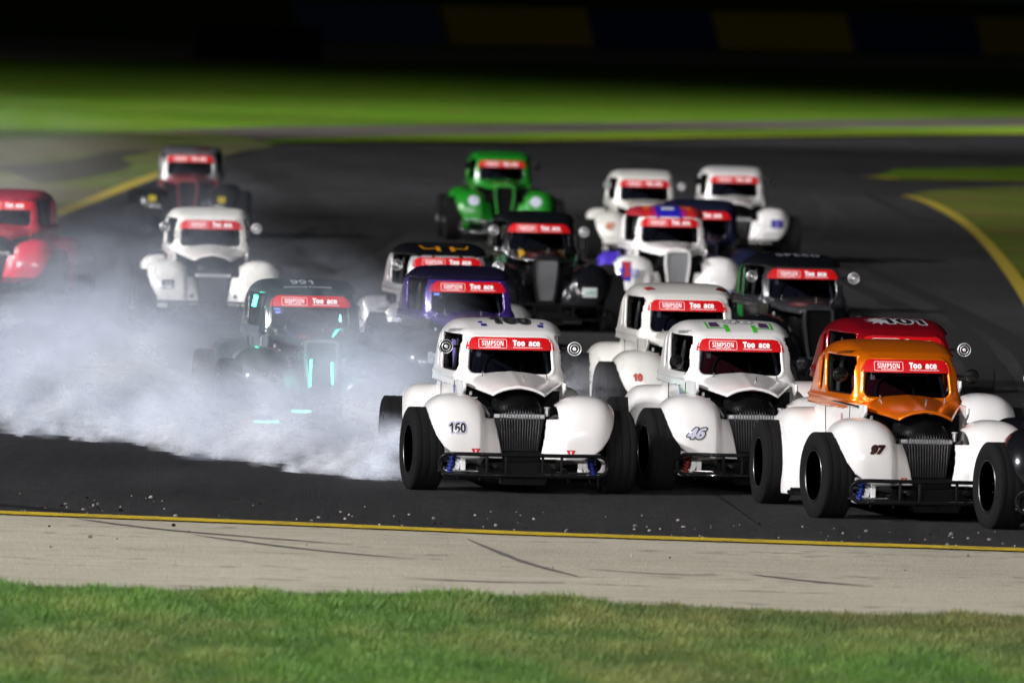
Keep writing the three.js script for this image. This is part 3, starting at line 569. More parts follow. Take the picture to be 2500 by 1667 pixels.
const triTex = canvasTex(96, 80, (g, w, h) => { g.clearRect(0, 0, w, h); g.fillStyle = '#c8101a'; g.beginPath(); g.moveTo(0, 2); g.lineTo(w, 2); g.lineTo(w / 2 + 14, h); g.lineTo(w / 2 - 14, h); g.fill(); g.fillStyle = '#fff'; g.fillRect(w / 2 - 12, 16, 24, 7); g.fillRect(w / 2 - 5, 20, 10, 24); g.beginPath(); g.arc(w / 2, 56, 9, 0, 7); g.fill(); g.fillStyle = '#c8101a'; g.fillRect(w / 2 - 4, 58, 8, 12); });

const white = paint(0.8, 0.79, 0.77, 0.42), creamWhite = paint(0.76, 0.75, 0.7, 0.45);
const blackPaint = paint(0.005, 0.0055, 0.007, 0.4);

// ---- prints of the individual cars
const roof160 = canvasTex(512, 384, (g, w, h) => {
  g.clearRect(0, 0, w, h); g.lineJoin = 'round'; g.textAlign = 'center'; g.textBaseline = 'middle';
  g.save(); g.translate(w / 2, h / 2); g.scale(0.82, 1.25); g.font = 'bold 230px sans-serif'; g.strokeStyle = '#111'; g.lineWidth = 34; g.strokeText('160', 0, 8); g.strokeStyle = '#8d8d90'; g.lineWidth = 10; g.strokeText('160', 0, 8); g.fillStyle = '#0c0c0c'; g.fillText('160', 0, 8); g.restore();
  g.fillStyle = '#1f1a8c';
  for (const s of [-1, 1]) { g.save(); g.translate(w / 2, h / 2); g.scale(s, 1); g.fillRect(196, 120, 44, 50); g.fillRect(222, 60, 30, 40); g.fillRect(206, -170, 34, 44); g.restore(); }
});
const roof46 = canvasTex(512, 384, (g, w, h) => {
  g.clearRect(0, 0, w, h); g.textAlign = 'center'; g.textBaseline = 'middle'; g.lineJoin = 'round';
  g.save(); g.translate(w / 2, 120); g.font = 'italic bold 190px sans-serif'; g.strokeStyle = '#1c2226'; g.lineWidth = 14; g.strokeText('46', 0, 0); g.fillStyle = '#e6e6ea'; g.fillText('46', 0, 0); g.restore();
  for (const s of [-1, 1]) {
    g.save(); g.translate(w / 2, 0); g.scale(s, 1);
    g.fillStyle = '#4a3358'; g.beginPath(); g.moveTo(150, 150); g.lineTo(210, 150); g.lineTo(214, 262); g.lineTo(140, 262); g.fill();
    g.strokeStyle = '#35b31e'; g.lineWidth = 15; g.beginPath(); g.moveTo(232, 130); g.lineTo(232, 286); g.lineTo(110, 286); g.stroke();
    g.fillStyle = '#3ec424'; g.fillRect(82, 220, 32, 150);
    g.restore();
  }
});
const roofStar = canvasTex(512, 384, (g, w, h) => {
  g.clearRect(0, 0, w, h); g.textAlign = 'center'; g.textBaseline = 'middle'; g.lineJoin = 'round';
  g.fillStyle = '#b9b9bd'; g.beginPath(); for (let i = 0; i < 22; i++) { const a = i / 22 * 6.283, r = i % 2 ? 62 : 118; g.lineTo(118 + r * 1.05 * Math.cos(a), 200 + r * 1.35 * Math.sin(a)); } g.fill();
  g.save(); g.translate(300, 200); g.scale(0.95, 1.3); g.font = 'bold 230px sans-serif'; g.strokeStyle = '#bbb'; g.lineWidth = 44; g.strokeText('101', 0, 6); g.fillStyle = '#15161a'; g.strokeStyle = '#15161a'; g.lineWidth = 8; g.strokeText('101', 0, 6); g.fillText('101', 0, 6); g.restore();
});
const roofLed = canvasTex(512, 300, (g, w, h) => {
  g.clearRect(0, 0, w, h); g.fillStyle = '#c3ccd0'; g.textAlign = 'center'; g.textBaseline = 'middle';
  g.save(); g.translate(w * 0.45, 100); g.scale(0.8, 1.2); g.font = 'bold 180px sans-serif'; g.fillText('991', 0, 0); g.restore();
  g.save(); g.translate(w / 2, 262); g.font = 'bold 46px sans-serif'; g.scale(0.92, 1); g.fillText('GOODYEAR FYSHWICK', 0, 0); g.restore();
});
const roofBrackets = canvasTex(512, 300, (g, w, h) => {
  g.clearRect(0, 0, w, h); g.fillStyle = '#101010'; g.fillRect(60, 40, 392, 130); g.strokeStyle = '#c98a12'; g.lineWidth = 22;
  for (const s of [-1, 1]) { g.save(); g.translate(w / 2, 0); g.scale(s, 1); g.beginPath(); g.moveTo(235, 120); g.lineTo(205, 215); g.lineTo(60, 215); g.stroke(); g.fillStyle = '#d8940f'; g.fillRect(48, 160, 40, 110); g.restore(); }
});
const roofTri = canvasTex(512, 256, (g, w, h) => {
  g.fillStyle = '#c2241c'; g.fillRect(0, 0, w, h); g.fillStyle = '#d8671a'; g.fillRect(10, 40, 80, 90); g.fillRect(w - 100, 40, 80, 90); g.fillStyle = '#a61a5c'; g.fillRect(70, 90, 60, 160); g.fillRect(w - 130, 90, 60, 160); g.fillStyle = '#1b1fae'; g.fillRect(130, 0, w - 260, h); g.fillStyle = '#c9cdd6'; g.fillRect(190, 70, 130, 80);
});
const roundel = (ink) => canvasTex(128, 128, (g) => { g.clearRect(0, 0, 128, 128); g.fillStyle = '#dfe2ec'; g.beginPath(); g.arc(64, 64, 60, 0, 7); g.fill(); g.strokeStyle = '#8e93b5'; g.lineWidth = 6; g.stroke(); g.fillStyle = ink; g.font = 'bold 62px sans-serif'; g.textAlign = 'center'; g.textBaseline = 'middle'; g.fillText('27', 64, 68); });
const boxNum = (t, ink, bg) => canvasTex(192, 128, (g, w, h) => { g.fillStyle = bg; g.fillRect(0, 0, w, h); g.fillStyle = ink; g.font = 'bold 104px sans-serif'; g.textAlign = 'center'; g.textBaseline = 'middle'; g.fillText(t, w / 2, h / 2 + 6); });
const swirl160 = canvasTex(256, 128, (g, w, h) => { g.clearRect(0, 0, w, h); g.strokeStyle = '#2a22b0'; g.lineWidth = 18; g.beginPath(); g.moveTo(10, 20); g.quadraticCurveTo(60, 30, 70, 110); g.moveTo(40, 20); g.quadraticCurveTo(110, 20, 125, 110); g.moveTo(130, 100); g.quadraticCurveTo(150, 10, 200, 20); g.quadraticCurveTo(240, 30, 244, 110); g.stroke(); });
const flash46 = canvasTex(256, 160, (g, w, h) => { g.clearRect(0, 0, w, h); g.fillStyle = '#6d6082'; g.beginPath(); g.moveTo(0, 20); g.lineTo(120, 70); g.lineTo(220, 90); g.lineTo(240, 150); g.lineTo(60, 140); g.fill(); g.strokeStyle = '#46c02c'; g.lineWidth = 8; g.beginPath(); g.moveTo(90, 40); g.lineTo(150, 70); g.lineTo(248, 84); g.lineTo(248, 150); g.stroke(); });
const greyWord = (t) => canvasTex(256, 72, (g, w, h) => { g.clearRect(0, 0, w, h); const l = g.createLinearGradient(0, 0, w, 0); l.addColorStop(0, '#666'); l.addColorStop(0.5, '#9a9a9c'); l.addColorStop(1, '#333'); g.fillStyle = l; g.font = 'bold 54px sans-serif'; g.textAlign = 'center'; g.textBaseline = 'middle'; g.translate(w / 2, h / 2); g.scale(Math.min(1.2, w * 0.95 / g.measureText(t).width), 1.1); g.fillText(t, 0, 2); });
const tri = (s) => ['triangle_sticker', s < 0 ? 'fenderL' : 'fenderR', [s * 0.325, 0.288, 1], 0.062, 0.05, triTex];

// ---- the cars, nearest first
const orange = paint(1.0, 0.21, 0.002, 0.32, 0.58), redMetal = paint(0.42, 0.004, 0.016, 0.3, 0.6), green = paint(0.012, 0.26, 0.016, 0.4), purple = paint(0.05, 0.022, 0.2, 0.4, 0.2), silver = paint(0.55, 0.55, 0.56, 0.36, 0.5), deepGreen = paint(0.012, 0.028, 0.027, 0.4), darkGrey = paint(0.03, 0.032, 0.036, 0.4, 0.2), crimson = paint(0.55, 0.012, 0.04, 0.5), navy = paint(0.01, 0.012, 0.03, 0.4), midRed = paint(0.4, 0.02, 0.03, 0.45), royal = paint(0.06, 0.03, 0.42, 0.42), gold = paint(0.35, 0.22, 0.04, 0.4, 0.3);

makeCar({ label: 'white racing car number 160 with rear tyre smoking, nearest of the pack in the middle', at: [0.06, -77.49], yaw: 6, steer: 6, lod: 'near', kind: 'open', body: white, net: true,
  decals: [['race_number', 'fenderL', [-0.453, 0.452, 1], 0.155, 0.105, num('160', '#0a0a0a', '#f4f4f4', '#3a3aa8', 320, 176, 'bold', 0, 1.0)], tri(-1), tri(1), ['roof_number', 'roof', [0.03, 2, -1.08], 0.46, 0.5, roof160], ['side_name', 'side', [-1, 1.07, -0.95], 0.26, 0.034, greyWord('RES KENNEDY'), 0.05], ['door_swirl', 'door', [-1, 0.675, -0.64], 0.14, 0.07, swirl160]] });
makeCar({ label: 'white racing car number 46 with green and purple roof markings', at: [1.67, -78.3], yaw: 7, steer: 6, lod: 'near', kind: 'open', body: white, seat: seatRed, mirror: blackGloss, mirrorY: 0.87, spring: springRed,
  decals: [['race_number', 'fenderL', [-0.44, 0.42, 1], 0.2, 0.115, num('46', '#c6c4d8', '#0f1a12', '#1d4a20', 320, 180, 'italic bold', -0.2, 1.1)], ['roof_marking', 'roof', [0.02, 2, -0.98], 0.5, 0.5, roof46], ['side_name', 'side', [-1, 1.07, -0.95], 0.24, 0.036, greyWord('RYDEX'), 0.05], ['door_flash', 'door', [-1, 0.66, -0.72], 0.36, 0.13, flash46], ['hood_lettering', 'side', [-1, 0.735, -0.62], 0.16, 0.035, word('BLOK', '#555')]] });
makeCar({ label: 'orange and white racing car number 97 on the right', at: [2.745, -74.95], yaw: 10, steer: 7, lod: 'near', kind: 'open', body: white, seat: seatRed, paint: { cab: orange, hood: orange }, mirror: blackGloss, mirrorY: 0.93, belt: blackGloss,
  decals: [['race_number', 'fenderL', [-0.4, 0.48, 1], 0.145, 0.085, num('97', '#1a0d08', '#5c2410', null, 256, 150, 'italic bold', -0.1, 1.1)], ['side_name', 'side', [-1, 1.07, -0.95], 0.24, 0.036, word('LOADSMORE', '#180a04'), 0.06], ['triangle_sticker', 'fenderL', [-0.2, 0.278, 1], 0.05, 0.03, triTex], ['door_crest', 'door', [-1, 0.6, -0.85], 0.07, 0.16, canvasTex(64, 128, (g) => { g.clearRect(0, 0, 64, 128); g.fillStyle = '#c99'; g.beginPath(); g.arc(32, 30, 22, 0, 7); g.fill(); g.fillStyle = '#a9b4d6'; g.beginPath(); g.arc(32, 90, 26, 0, 7); g.fill(); })]] });
makeCar({ label: 'black racing car with purple cabin cut off by the right edge, its front wheel turned', at: [3.86, -73.9], yaw: 0.5, steer: 16, lod: 'near', kind: 'shell', body: blackPaint, paint: { cab: paint(0.12, 0.09, 0.2, 0.4), lower: gold } });
makeCar({ label: 'metallic red racing car with a white starburst roof number, close behind the orange car', at: [2.88, -79.7], yaw: 10, lod: 'near', kind: 'open', body: white, paint: { cab: redMetal, hood: redMetal }, mirror: chrome, mirrorY: 0.95, decals: [['roof_number', 'roof', [0.03, 2, -1.02], 0.48, 0.34, roofStar], ['corner_marking', 'side', [-1, 1.09, -1.2], 0.16, 0.06, word('✶ ✶', '#ddd')]] });
makeCar({ label: 'white racing car with a red number 10 on its fender', at: [1.42, -87.18], yaw: 6, lod: 'mid', kind: 'shell', body: creamWhite, shell: creamWhite, mirror: null,
  decals: [['race_number', 'fenderL', [-0.49, 0.47, 1], 0.11, 0.085, num('10', '#c62a1a', '#8a8f88', null, 200, 160)], ['roof_stripe', 'roof', [0.05, 2, -1.25], 0.36, 0.1, word(' ', '#000', '#8c1f22')], ['roof_patch', 'roof', [-0.27, 2, -0.92], 0.07, 0.1, word(' ', '#000', '#b5403c'), 0.3], ['roof_patch', 'roof', [0.29, 2, -0.95], 0.07, 0.12, word(' ', '#000', '#6a1518'), -0.3]] });
const led = new THREE.MeshStandardMaterial({ color: 0x001008, emissive: new THREE.Color().setRGB(0.02, 1, 0.6), emissiveIntensity: 30 });
const ledLow = new THREE.MeshStandardMaterial({ color: 0x001008, emissive: new THREE.Color().setRGB(0.04, 1, 0.72), emissiveIntensity: 70 });
const ledDim = new THREE.MeshStandardMaterial({ color: 0x001008, emissive: new THREE.Color().setRGB(0.1, 1, 0.75), emissiveIntensity: 45 });
const display = new THREE.MeshStandardMaterial({ color: 0x000008, emissive: new THREE.Color().setRGB(0.3, 0.4, 1), emissiveIntensity: 3 });
makeCar({ label: 'dark green racing car with glowing green light strips, half hidden by tyre smoke', at: [-1.46, -85.93], yaw: 7, lod: 'mid', kind: 'shell', body: deepGreen, shell: paint(0.09, 0.11, 0.11, 0.5), mirror: null, grille: black,
  decals: [['roof_lettering', 'roof', [-0.01, 2, -0.93], 0.42, 0.3, roofLed], ['race_number', 'fenderL', [-0.46, 0.47, 1], 0.15, 0.06, word('991', '#5a6468')], ['side_sticker', 'door', [-1, 0.68, -0.6], 0.09, 0.08, word(' ', '#000', '#9a8f8c')], ['side_sticker', 'door', [-1, 0.68, -1.1], 0.09, 0.08, word(' ', '#000', '#8f8a8c')]],
  extra: (g) => {
    const strip = (a, b, r, m, cd, name) => {
      const s = mesh(name, rod(a, b, r, 8), m, g);
      if (cd) { const l = new THREE.PointLight(new THREE.Color().setRGB(0.05, 1, 0.65), cd, 0, 2); l.name = 'light_strip_glow'; l.position.set((a[0] + b[0]) / 2, (a[1] + b[1]) / 2, a[2] + 0.05); l.castShadow = true; g.add(l); }
      return s;
    };
    strip([-0.085, 0.38, 0.24], [-0.08, 0.58, 0.225], 0.0065, led, 0.015, 'light_strip');
    strip([0.085, 0.4, 0.24], [0.08, 0.56, 0.225], 0.0065, led, 0.015, 'light_strip');
    strip([-0.235, 0.2, 0.45], [-0.1, 0.2, 0.45], 0.006, ledLow, 0.012, 'light_strip');
    strip([0.075, 0.2, 0.45], [0.235, 0.2, 0.45], 0.006, ledLow, 0.012, 'light_strip');
    strip([-0.4, 0.94, -1.0], [-0.385, 1.02, -0.98], 0.014, led, 0.012, 'light_strip');
    strip([0.25, 0.84, -0.85], [0.26, 0.92, -0.84], 0.008, ledDim, 0.1, 'light_strip');
    for (let i = 0; i < 9; i++) for (const s of [-1, 1]) mesh('light_dot', new THREE.SphereGeometry(0.0055, 8, 6), ledLow, g).position.set(s * (0.34 + i * 0.021), 0.115, 0.42);
    mesh('timer_display', box(0.05, 0.012, 0.01, -0.25, 0.93, -0.7), display, g); mesh('timer_display', box(0.04, 0.018, 0.01, -0.245, 0.905, -0.7), display, g);
  } });
makeCar({ label: 'purple racing car with number 81 on its dark fender', at: [-0.27, -90.75], yaw: 8, lod: 'mid', kind: 'shell', body: darkGrey, paint: { cab: purple, hood: purple, roof: paint(0.012, 0.01, 0.03, 0.4) }, mirror: null,
  decals: [['race_number', 'fenderL', [-0.4, 0.46, 1], 0.15, 0.12, num('81', '#9a9ca6', '#c8cad2', null, 200, 160)]],
  extra: (g) => { mesh('timer_display', box(0.045, 0.018, 0.01, -0.25, 0.93, -0.7), display, g); } });
makeCar({ label: 'dark racing car with green sides and flame coloured grille behind the white 46', at: [2.58, -97.1], yaw: 8, lod: 'mid', kind: 'shell', body: blackPaint, paint: { hood: darkGrey, roof: blackPaint, cab: darkGrey }, shell: darkGrey, mirror: chrome, grille: black,
  decals: [['green_panel', 'side', [-1, 0.9, -1.275], 0.06, 0.24, word(' ', '#000', '#0c7a30')], ['green_panel', 'side', [-1, 0.92, -1.56], 0.1, 0.24, word(' ', '#000', '#0c7a30')], ['green_panel', 'door', [-1, 0.66, -1.5], 0.3, 0.12, word(' ', '#000', '#0c7a30')], ['flame_panel', 'hood', [0, 2, 0.06], 0.2, 0.1, word(' ', '#000', '#3a2a2a')], ['roof_lettering', 'roof', [0.02, 2, -1.1], 0.42, 0.3, word('SPEED', '#9aa0a6', null, 256, 128)], ['fender_plate', 'fenderL', [-0.44, 0.53, 1], 0.1, 0.1, boxNum('12', '#777', '#c4c8cc')]] });
makeCar({ label: 'silver racing car with black roof and yellow roof brackets behind the purple car', at: [-0.48, -97.95], yaw: 8, kind: 'shell', body: silver, paint: { roof: blackPaint }, decals: [['roof_marking', 'roof', [0, 2, -0.95], 0.46, 0.4, roofBrackets]] });
makeCar({ label: 'white racing car number 22 with smoke across its nose on the left', at: [-2.9, -109.59], yaw: 4, kind: 'open', body: creamWhite, decals: [['race_number', 'fenderL', [-0.44, 0.44, 1], 0.12, 0.085, boxNum('22', '#c9c8c0', '#34362a')], ['race_number', 'fenderR', [0.5, 0.44, 1], 0.12, 0.085, boxNum('22', '#6b5a1e', '#b5ac8a')], tri(1), ['tow_hole', 'fenderL', [-0.21, 0.33, 1], 0.045, 0.045, roundelHole()], ['tow_hole', 'fenderR', [0.21, 0.33, 1], 0.045, 0.045, roundelHole()]] });
function roundelHole() { return once('hole', () => canvasTex(64, 64, (g) => { g.clearRect(0, 0, 64, 64); g.fillStyle = '#333436'; g.beginPath(); g.arc(32, 32, 30, 0, 7); g.fill(); })); }
makeCar({ label: 'black racing car with a grey shield shaped grille in the centre of the pack', at: [0.3, -111.47], yaw: 5, kind: 'shell', body: blackPaint, mirror: chrome, grille: std(0.16, 0.16, 0.165, 0.5, 0.3), paint: { lower: paint(0.02, 0.1, 0.05, 0.4) }, decals: [['fender_sticker', 'fenderR', [0.42, 0.4, 1], 0.14, 0.09, word('TUNE', '#3c8a6c', '#c9d2ce', 160, 100)], ['hood_stripe', 'hood', [-0.2, 2, -0.35], 0.05, 0.3, word(' ', '#000', '#a8821a')], ['hood_stripe', 'hood', [0.2, 2, -0.35], 0.05, 0.3, word(' ', '#000', '#a8821a')]] });
makeCar({ label: 'white racing car with red, blue and purple roof and rear and a square chrome grille', at: [1.64, -115.32], yaw: 5, kind: 'shell', body: white, paint: { rear: royal, roof: midRed }, shell: white, grille: std(0.3, 0.31, 0.32, 0.35, 0.6), mirror: null,
  decals: [['roof_colours', 'roof', [0.0, 2, -0.94], 0.52, 0.5, roofTri], ['fender_flash', 'rear', [-0.55, 0.52, 1], 0.1, 0.2, canvasTex(64, 128, (g) => { g.fillStyle = '#2a22b4'; g.fillRect(0, 0, 64, 128); g.fillStyle = '#c4233c'; g.beginPath(); g.moveTo(0, 0); g.lineTo(64, 0); g.lineTo(50, 60); g.lineTo(64, 90); g.lineTo(14, 110); g.lineTo(24, 60); g.fill(); })], ['fender_edge', 'fenderL', [-0.58, 0.44, 1], 0.05, 0.2, word(' ', '#000', '#2a2fc0')], ['fender_lettering', 'fenderR', [0.42, 0.34, 1], 0.3, 0.06, word('BLUEDOG', '#3a48a8')], ['race_number', 'fenderL', [-0.45, 0.5, 1], 0.16, 0.12, num('33', '#a9aed2', '#c4c8e0', null, 200, 160)]] });
makeCar({ label: 'crimson racing car cut off by the left edge', at: [-5.31, -115.83], yaw: -6, kind: 'open', body: crimson, paint: { roof: paint(0.3, 0.006, 0.03, 0.5) }, mirror: null });
makeCar({ label: 'dark navy racing car hidden behind the red, blue and white one', at: [1.99, -119.11], yaw: 2, kind: 'shell', body: navy, mirror: null, decals: [['fender_sticker', 'fenderR', [0.4, 0.42, 1], 0.14, 0.08, word('TUNE', '#4a8a80', '#b4ccd0', 160, 100)]] });
makeCar({ label: 'white racing car with an orange fender number and a yellow hood badge', at: [1.58, -135.69], yaw: 3, kind: 'shell', body: creamWhite, shell: creamWhite, decals: [['race_number', 'fenderL', [-0.46, 0.5, 1], 0.17, 0.12, num('47', '#c05a1c', '#c9b8a4', null, 200, 160)], ['fender_patch', 'fenderL', [-0.27, 0.38, 1], 0.06, 0.09, word(' ', '#000', '#c0501c')], ['hood_badge', 'hood', [-0.17, 2, -0.22], 0.08, 0.12, word(' ', '#000', '#8a7a12')]] });
makeCar({ label: 'white racing car with a blue fender number, furthest right at the rear of the pack', at: [2.72, -139.59], yaw: 2, kind: 'open', body: white, mirror: blackGloss, decals: [['race_number', 'fenderR', [0.48, 0.48, 1], 0.15, 0.1, boxNum('8', '#8d8cd0', '#2f2a86')]] });
makeCar({ label: 'silver and red racing car with black fenders and yellow numbers, furthest left at the rear', at: [-4.17, -144.76], yaw: 0, kind: 'shell', body: blackPaint, paint: { cab: paint(0.33, 0.33, 0.34, 0.4, 0.5), hood: paint(0.24, 0.008, 0.014, 0.4), lower: midRed, roof: paint(0.2, 0.2, 0.215, 0.4, 0.4) }, shell: paint(0.14, 0.006, 0.01, 0.4), mirror: null, decals: [['race_number', 'fenderL', [-0.44, 0.5, 1], 0.17, 0.11, num('53', '#c9b416', '#4a4210', null, 200, 140)], ['race_number', 'fenderR', [0.44, 0.5, 1], 0.17, 0.11, num('53', '#c9b416', '#4a4210', null, 200, 140)], ['roof_patch', 'roof', [0.16, 2, -0.9], 0.18, 0.14, word(' ', '#000', '#5a1a20')]] });
makeCar({ label: 'bright green racing car with white roundels on both fenders at the rear of the pack', at: [-0.15, -146.47], yaw: 3, kind: 'shell', body: green, shell: green, mirror: blackGloss, bumper: chrome, decals: [['roundel', 'fenderL', [-0.4, 0.53, 1], 0.15, 0.13, roundel('#5a5f9a')], ['roundel', 'fenderR', [0.4, 0.53, 1], 0.15, 0.13, roundel('#5a5f9a')], ['fender_lettering', 'fenderL', [-0.42, 0.4, 1], 0.2, 0.05, word('RACING', '#4d8a5c')]] });

// ---------------------------------------------------------------- tyre smoke
const puffTex = dataTex(256, (u, v) => {
  const w = N4(u, v) * 0.16, uu = u + w, vv = v + N8(u + 0.4, v) * 0.12, r = Math.hypot(u - 0.5, v - 0.5) * 2, n = 0.5 * N4(uu * 1.0, vv * 2) + 0.3 * N8(uu, vv * 2) + 0.2 * N32(uu, vv);
  return r >= 1 ? 0 : (1 - r * r) ** 1.7 * sstep(0.0, 0.82, n + 0.18 * (1 - r));
});
function smoke(name, label, n, place, rgb, alpha, yaw = -0.15, spread = 0.7, long = 1) {
  const mat = new THREE.MeshPhysicalMaterial({ color: new THREE.Color().setRGB(...rgb), roughness: 1, transmission: 0.45, thickness: 0, specularIntensity: 0, transparent: true, opacity: alpha, alphaMap: puffTex, side: THREE.DoubleSide, depthWrite: false });
  const im = new THREE.InstancedMesh(new THREE.CircleGeometry(1, 12), mat, n), M = new THREE.Matrix4(), q = new THREE.Quaternion(), q2 = new THREE.Quaternion();
  for (let i = 0; i < n; i++) {                                  // soft discs of smoke that lie along the drift, each turned a little its own way
    const [x, y, z, r] = place();
    q.setFromEuler(new THREE.Euler(rr(-0.7, 0.15), yaw + rr(-spread, spread), 0, 'YXZ')); q2.setFromAxisAngle(V(0, 0, 1), rr(-0.35, 0.35)); q.multiply(q2);
    M.compose(V(x, y, z), q, V(r * long * rr(1.2, 1.9) * (rnd() < 0.5 ? -1 : 1), r * rr(0.75, 1) * (rnd() < 0.5 ? -1 : 1), r)); im.setMatrixAt(i, M);
  }
  im.castShadow = im.receiveShadow = true; im.name = numbered(name); im.userData.kind = 'stuff'; im.userData.label = label; im.userData.category = 'smoke'; scene.add(im);
}
// how far a point lies behind the leading edge of the cloud, which runs back and left from the smoking rear tyre
const EDGE = [[-0.62, -78.1], [-1.2, -78.9], [-2.0, -80.3], [-2.8, -83.2], [-3.8, -84.4], [-7, -86.5]];
const edgeZ = (x) => { for (let i = 1; i < EDGE.length; i++) if (x >= EDGE[i][0]) { const a = EDGE[i - 1], b = EDGE[i], t = clamp((a[0] - x) / (a[0] - b[0])); return lerp(a[1], b[1], t); } return -87; };
const cloud = (low) => () => {
  for (;;) {
    const x = rr(-6.4, 0.3), s = rnd() ** 1.15 * 6.6, z = edgeZ(Math.min(x, -0.62)) - s, far = Math.max(0, -x - 1), h = low ? 0.12 + 0.02 * s : 0.3 + 0.03 * s - 0.02 * far, y = -Math.log(1 - rnd() * 0.95) * h * (low ? clamp(0.35 + s * 0.5) : 1);
    if (z < -85.2 && z > -88.4 && Math.abs(x + 1.5) < 1.1 && y < 1.2) continue;
    if (x > -0.6 && s < 2.6) continue;
    if (!low && (x > -0.5 || (z < -85.2 && x > -2.4))) continue;
    if (low && z < -86 && x > -1 && y > 0.35) continue;
    if (x > -2.5 && x < -0.6 && s > 1 && y > 0.3 && rnd() < 0.2) continue;
    const n = fbm(x * 0.8, y * 1.4, z * 0.4, 3), fade = clamp((x + 6.9) / 2.4) * (0.3 + 0.7 * Math.exp(-Math.max(0, x + 0.6) * 2));
    if (rnd() > fade * clamp(0.7 + 1.7 * n, 0.08, 1)) continue;
    const r = low ? Math.min(0.2 + 0.02 * s + y * 0.35, 0.09 + s * 0.1) : Math.min(0.4 + 0.04 * s + y * 0.2, 0.14 + s * 0.15);
    return [x, Math.max(y, r * (low ? 0.22 : 0.5)), z, Math.max(0.08, r)];
  }
};
smoke('tyre_smoke', 'billowing white tyre smoke trailing low across the track behind the white car', 265, cloud(true), [0.88, 0.915, 0.99], 0.42, -0.95, 0.35, 1.5);
smoke('tyre_smoke', 'thin bluish upper veil of the tyre smoke in front of the green lit car', 96, cloud(false), [0.78, 0.86, 1.0], 0.28);
smoke('wheel_smoke', 'fresh puff of smoke curling round the rear wheel of the white car', 26, () => { const t = rnd(); return [-0.78 + rr(-0.14, 0.12) - t * 0.1, 0.05 + rnd() ** 2 * 0.3, -79.05 + rr(-0.3, 0.6), rr(0.09, 0.17)]; }, [0.85, 0.9, 1.0], 0.5);
smoke('drifting_smoke', 'thin grey smoke drifting over the left verge', 34, () => [rr(-12, -5.4), 0.25 + rnd() * 0.75, rr(-165, -118), rr(0.8, 1.25)], [0.88, 0.9, 0.94], 0.085);

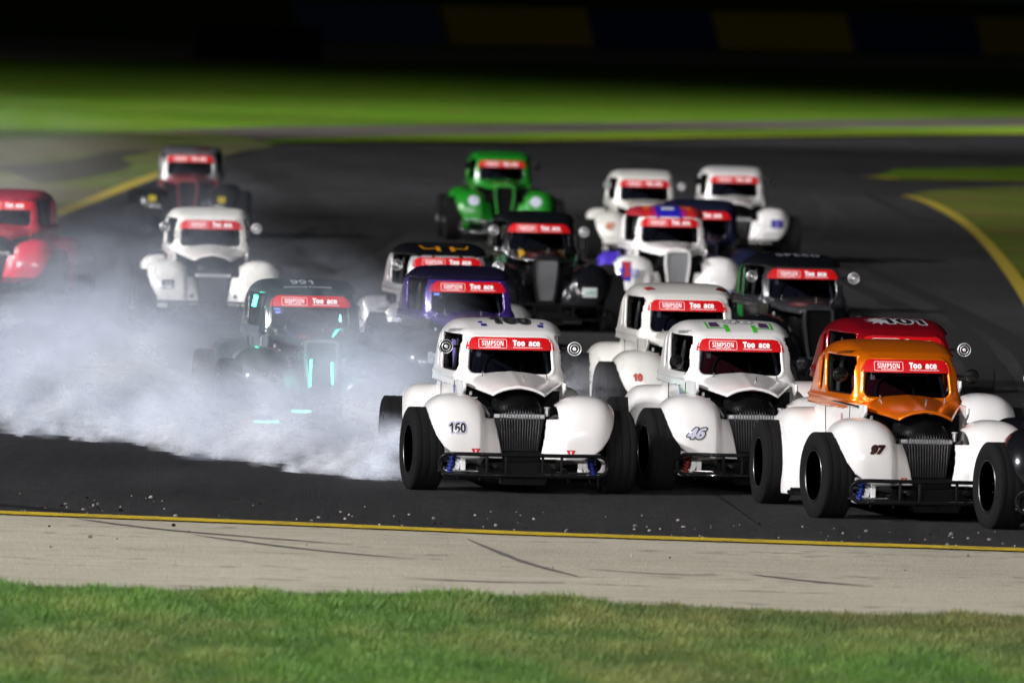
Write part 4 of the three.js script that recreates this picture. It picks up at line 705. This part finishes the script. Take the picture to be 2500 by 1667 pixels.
// ---------------------------------------------------------------- foreground grass and grit
{
  const blade = (a, lean, h, w) => {
    const c = Math.cos(a), s = Math.sin(a), P = [], r = (x, y, z) => P.push(x * c + z * s, y, -x * s + z * c);
    const z0 = 0.012, z1 = z0 + lean * 0.35, z2 = z0 + lean;
    r(-w, 0, z0); r(w, 0, z0); r(w * 0.8, h * 0.55, z1); r(-w, 0, z0); r(w * 0.8, h * 0.55, z1); r(-w * 0.8, h * 0.55, z1); r(-w * 0.8, h * 0.55, z1); r(w * 0.8, h * 0.55, z1); r(0, h, z2);
    return P;
  };
  const P = []; for (let i = 0; i < 7; i++) P.push(...blade(i * 0.9 + rr(0, 0.6), rr(0.02, 0.07), rr(0.05, 0.1), rr(0.0025, 0.0045)));
  const g = new THREE.BufferGeometry(); g.setAttribute('position', new THREE.Float32BufferAttribute(P, 3)); g.computeVertexNormals();
  const n = 170000, im = new THREE.InstancedMesh(g, new THREE.MeshPhysicalMaterial({ color: 0xffffff, roughness: 0.75, transmission: 0.3, thickness: 0, side: THREE.DoubleSide }), n), M = new THREE.Matrix4(), q = new THREE.Quaternion(), e = new THREE.Euler(), col = new THREE.Color();
  const edge = (x) => { for (let i = 1; i < NEARG.length; i++) if (x <= NEARG[i][0]) { const a = NEARG[i - 1], b = NEARG[i]; return lerp(a[1], b[1], (x - a[0]) / (b[0] - a[0])); } return -66; };
  for (let i = 0; i < n; i++) {
    const x = rr(-5.2, 5.2), zf = edge(x) + 0.25 * fbm(x * 1.3, 3.1, 0, 4), z = zf + rnd() ** 1.15 * 15;
    const a = fbm(x * 0.55, z * 0.16, 1.5, 4), b = fbm(x * 2.6, z * 1.0, 9.5, 3), dry = clamp(0.3 + a * 1.3 + b * 0.9), lush = clamp(0.5 - a + b * 1.2), s = (0.55 + 0.6 * lush + 0.25 * rnd()) * (z < zf + 1.2 ? 1.15 : 1);
    e.set(rr(-0.2, 0.2), rr(0, 6.28), rr(-0.2, 0.2)); q.setFromEuler(e); M.compose(V(x, 0, z), q, V(s, s, s)); im.setMatrixAt(i, M);
    const k = rr(0.62, 1.2) * (0.72 + 0.55 * lush); col.setRGB(lerp(0.1, 0.27, dry) * k, lerp(0.235, 0.265, dry) * k, lerp(0.022, 0.075, dry) * k); im.setColorAt(i, col);
  }
  im.name = 'foreground_grass'; im.userData.kind = 'stuff'; im.userData.label = 'mown green and straw coloured grass along the bottom'; im.userData.category = 'grass'; im.receiveShadow = true; scene.add(im);
  const lawn = structure('lawn', sheet([...NEARG, [60, -20], [-60, -20]], 0.012), std(1.2, 1, 1.4, 1, 0, { specularIntensity: 0, map: setRep(grassTex, 1 / 5, 1 / 5), bumpMap: setRep(grainTex, 1, 1), bumpScale: 0.02 }));
}
{
  const g = new THREE.IcosahedronGeometry(1, 0), n = 230, im = new THREE.InstancedMesh(g, std(1, 1, 1, 0.9), n), M = new THREE.Matrix4(), q = new THREE.Quaternion(), col = new THREE.Color();
  const line = (x) => { for (let i = 1; i < NEAR.length; i++) if (x <= NEAR[i][0]) { const a = NEAR[i - 1], b = NEAR[i]; return lerp(a[1], b[1], (x - a[0]) / (b[0] - a[0])); } return -70; };
  for (let i = 0; i < n; i++) {
    const x = rr(-4.5, 4.5), on = rnd() < 0.9, z = on ? line(x) - 0.25 - rnd() ** 1.8 * 2.6 : line(x) + rr(0.3, 4), s = 0.0035 + 0.008 * rnd() ** 3, dark = rnd() < 0.35, k = dark ? 0.015 : rr(0.15, 0.42);
    q.setFromEuler(new THREE.Euler(rr(0, 6), rr(0, 6), 0)); M.compose(V(x, 0.014 + s * 0.4, z), q, V(s * rr(0.8, 1.8), s * 0.7, s * 1.4)); im.setMatrixAt(i, M); im.setColorAt(i, col.setRGB(k, k * 0.92, k * 0.78));
  }
  im.name = 'scattered_gravel'; im.userData.kind = 'stuff'; im.userData.label = 'pale grit and rubber crumbs scattered along the yellow line'; im.userData.category = 'gravel'; im.castShadow = true; scene.add(im);
}

renderer.render(scene, camera);
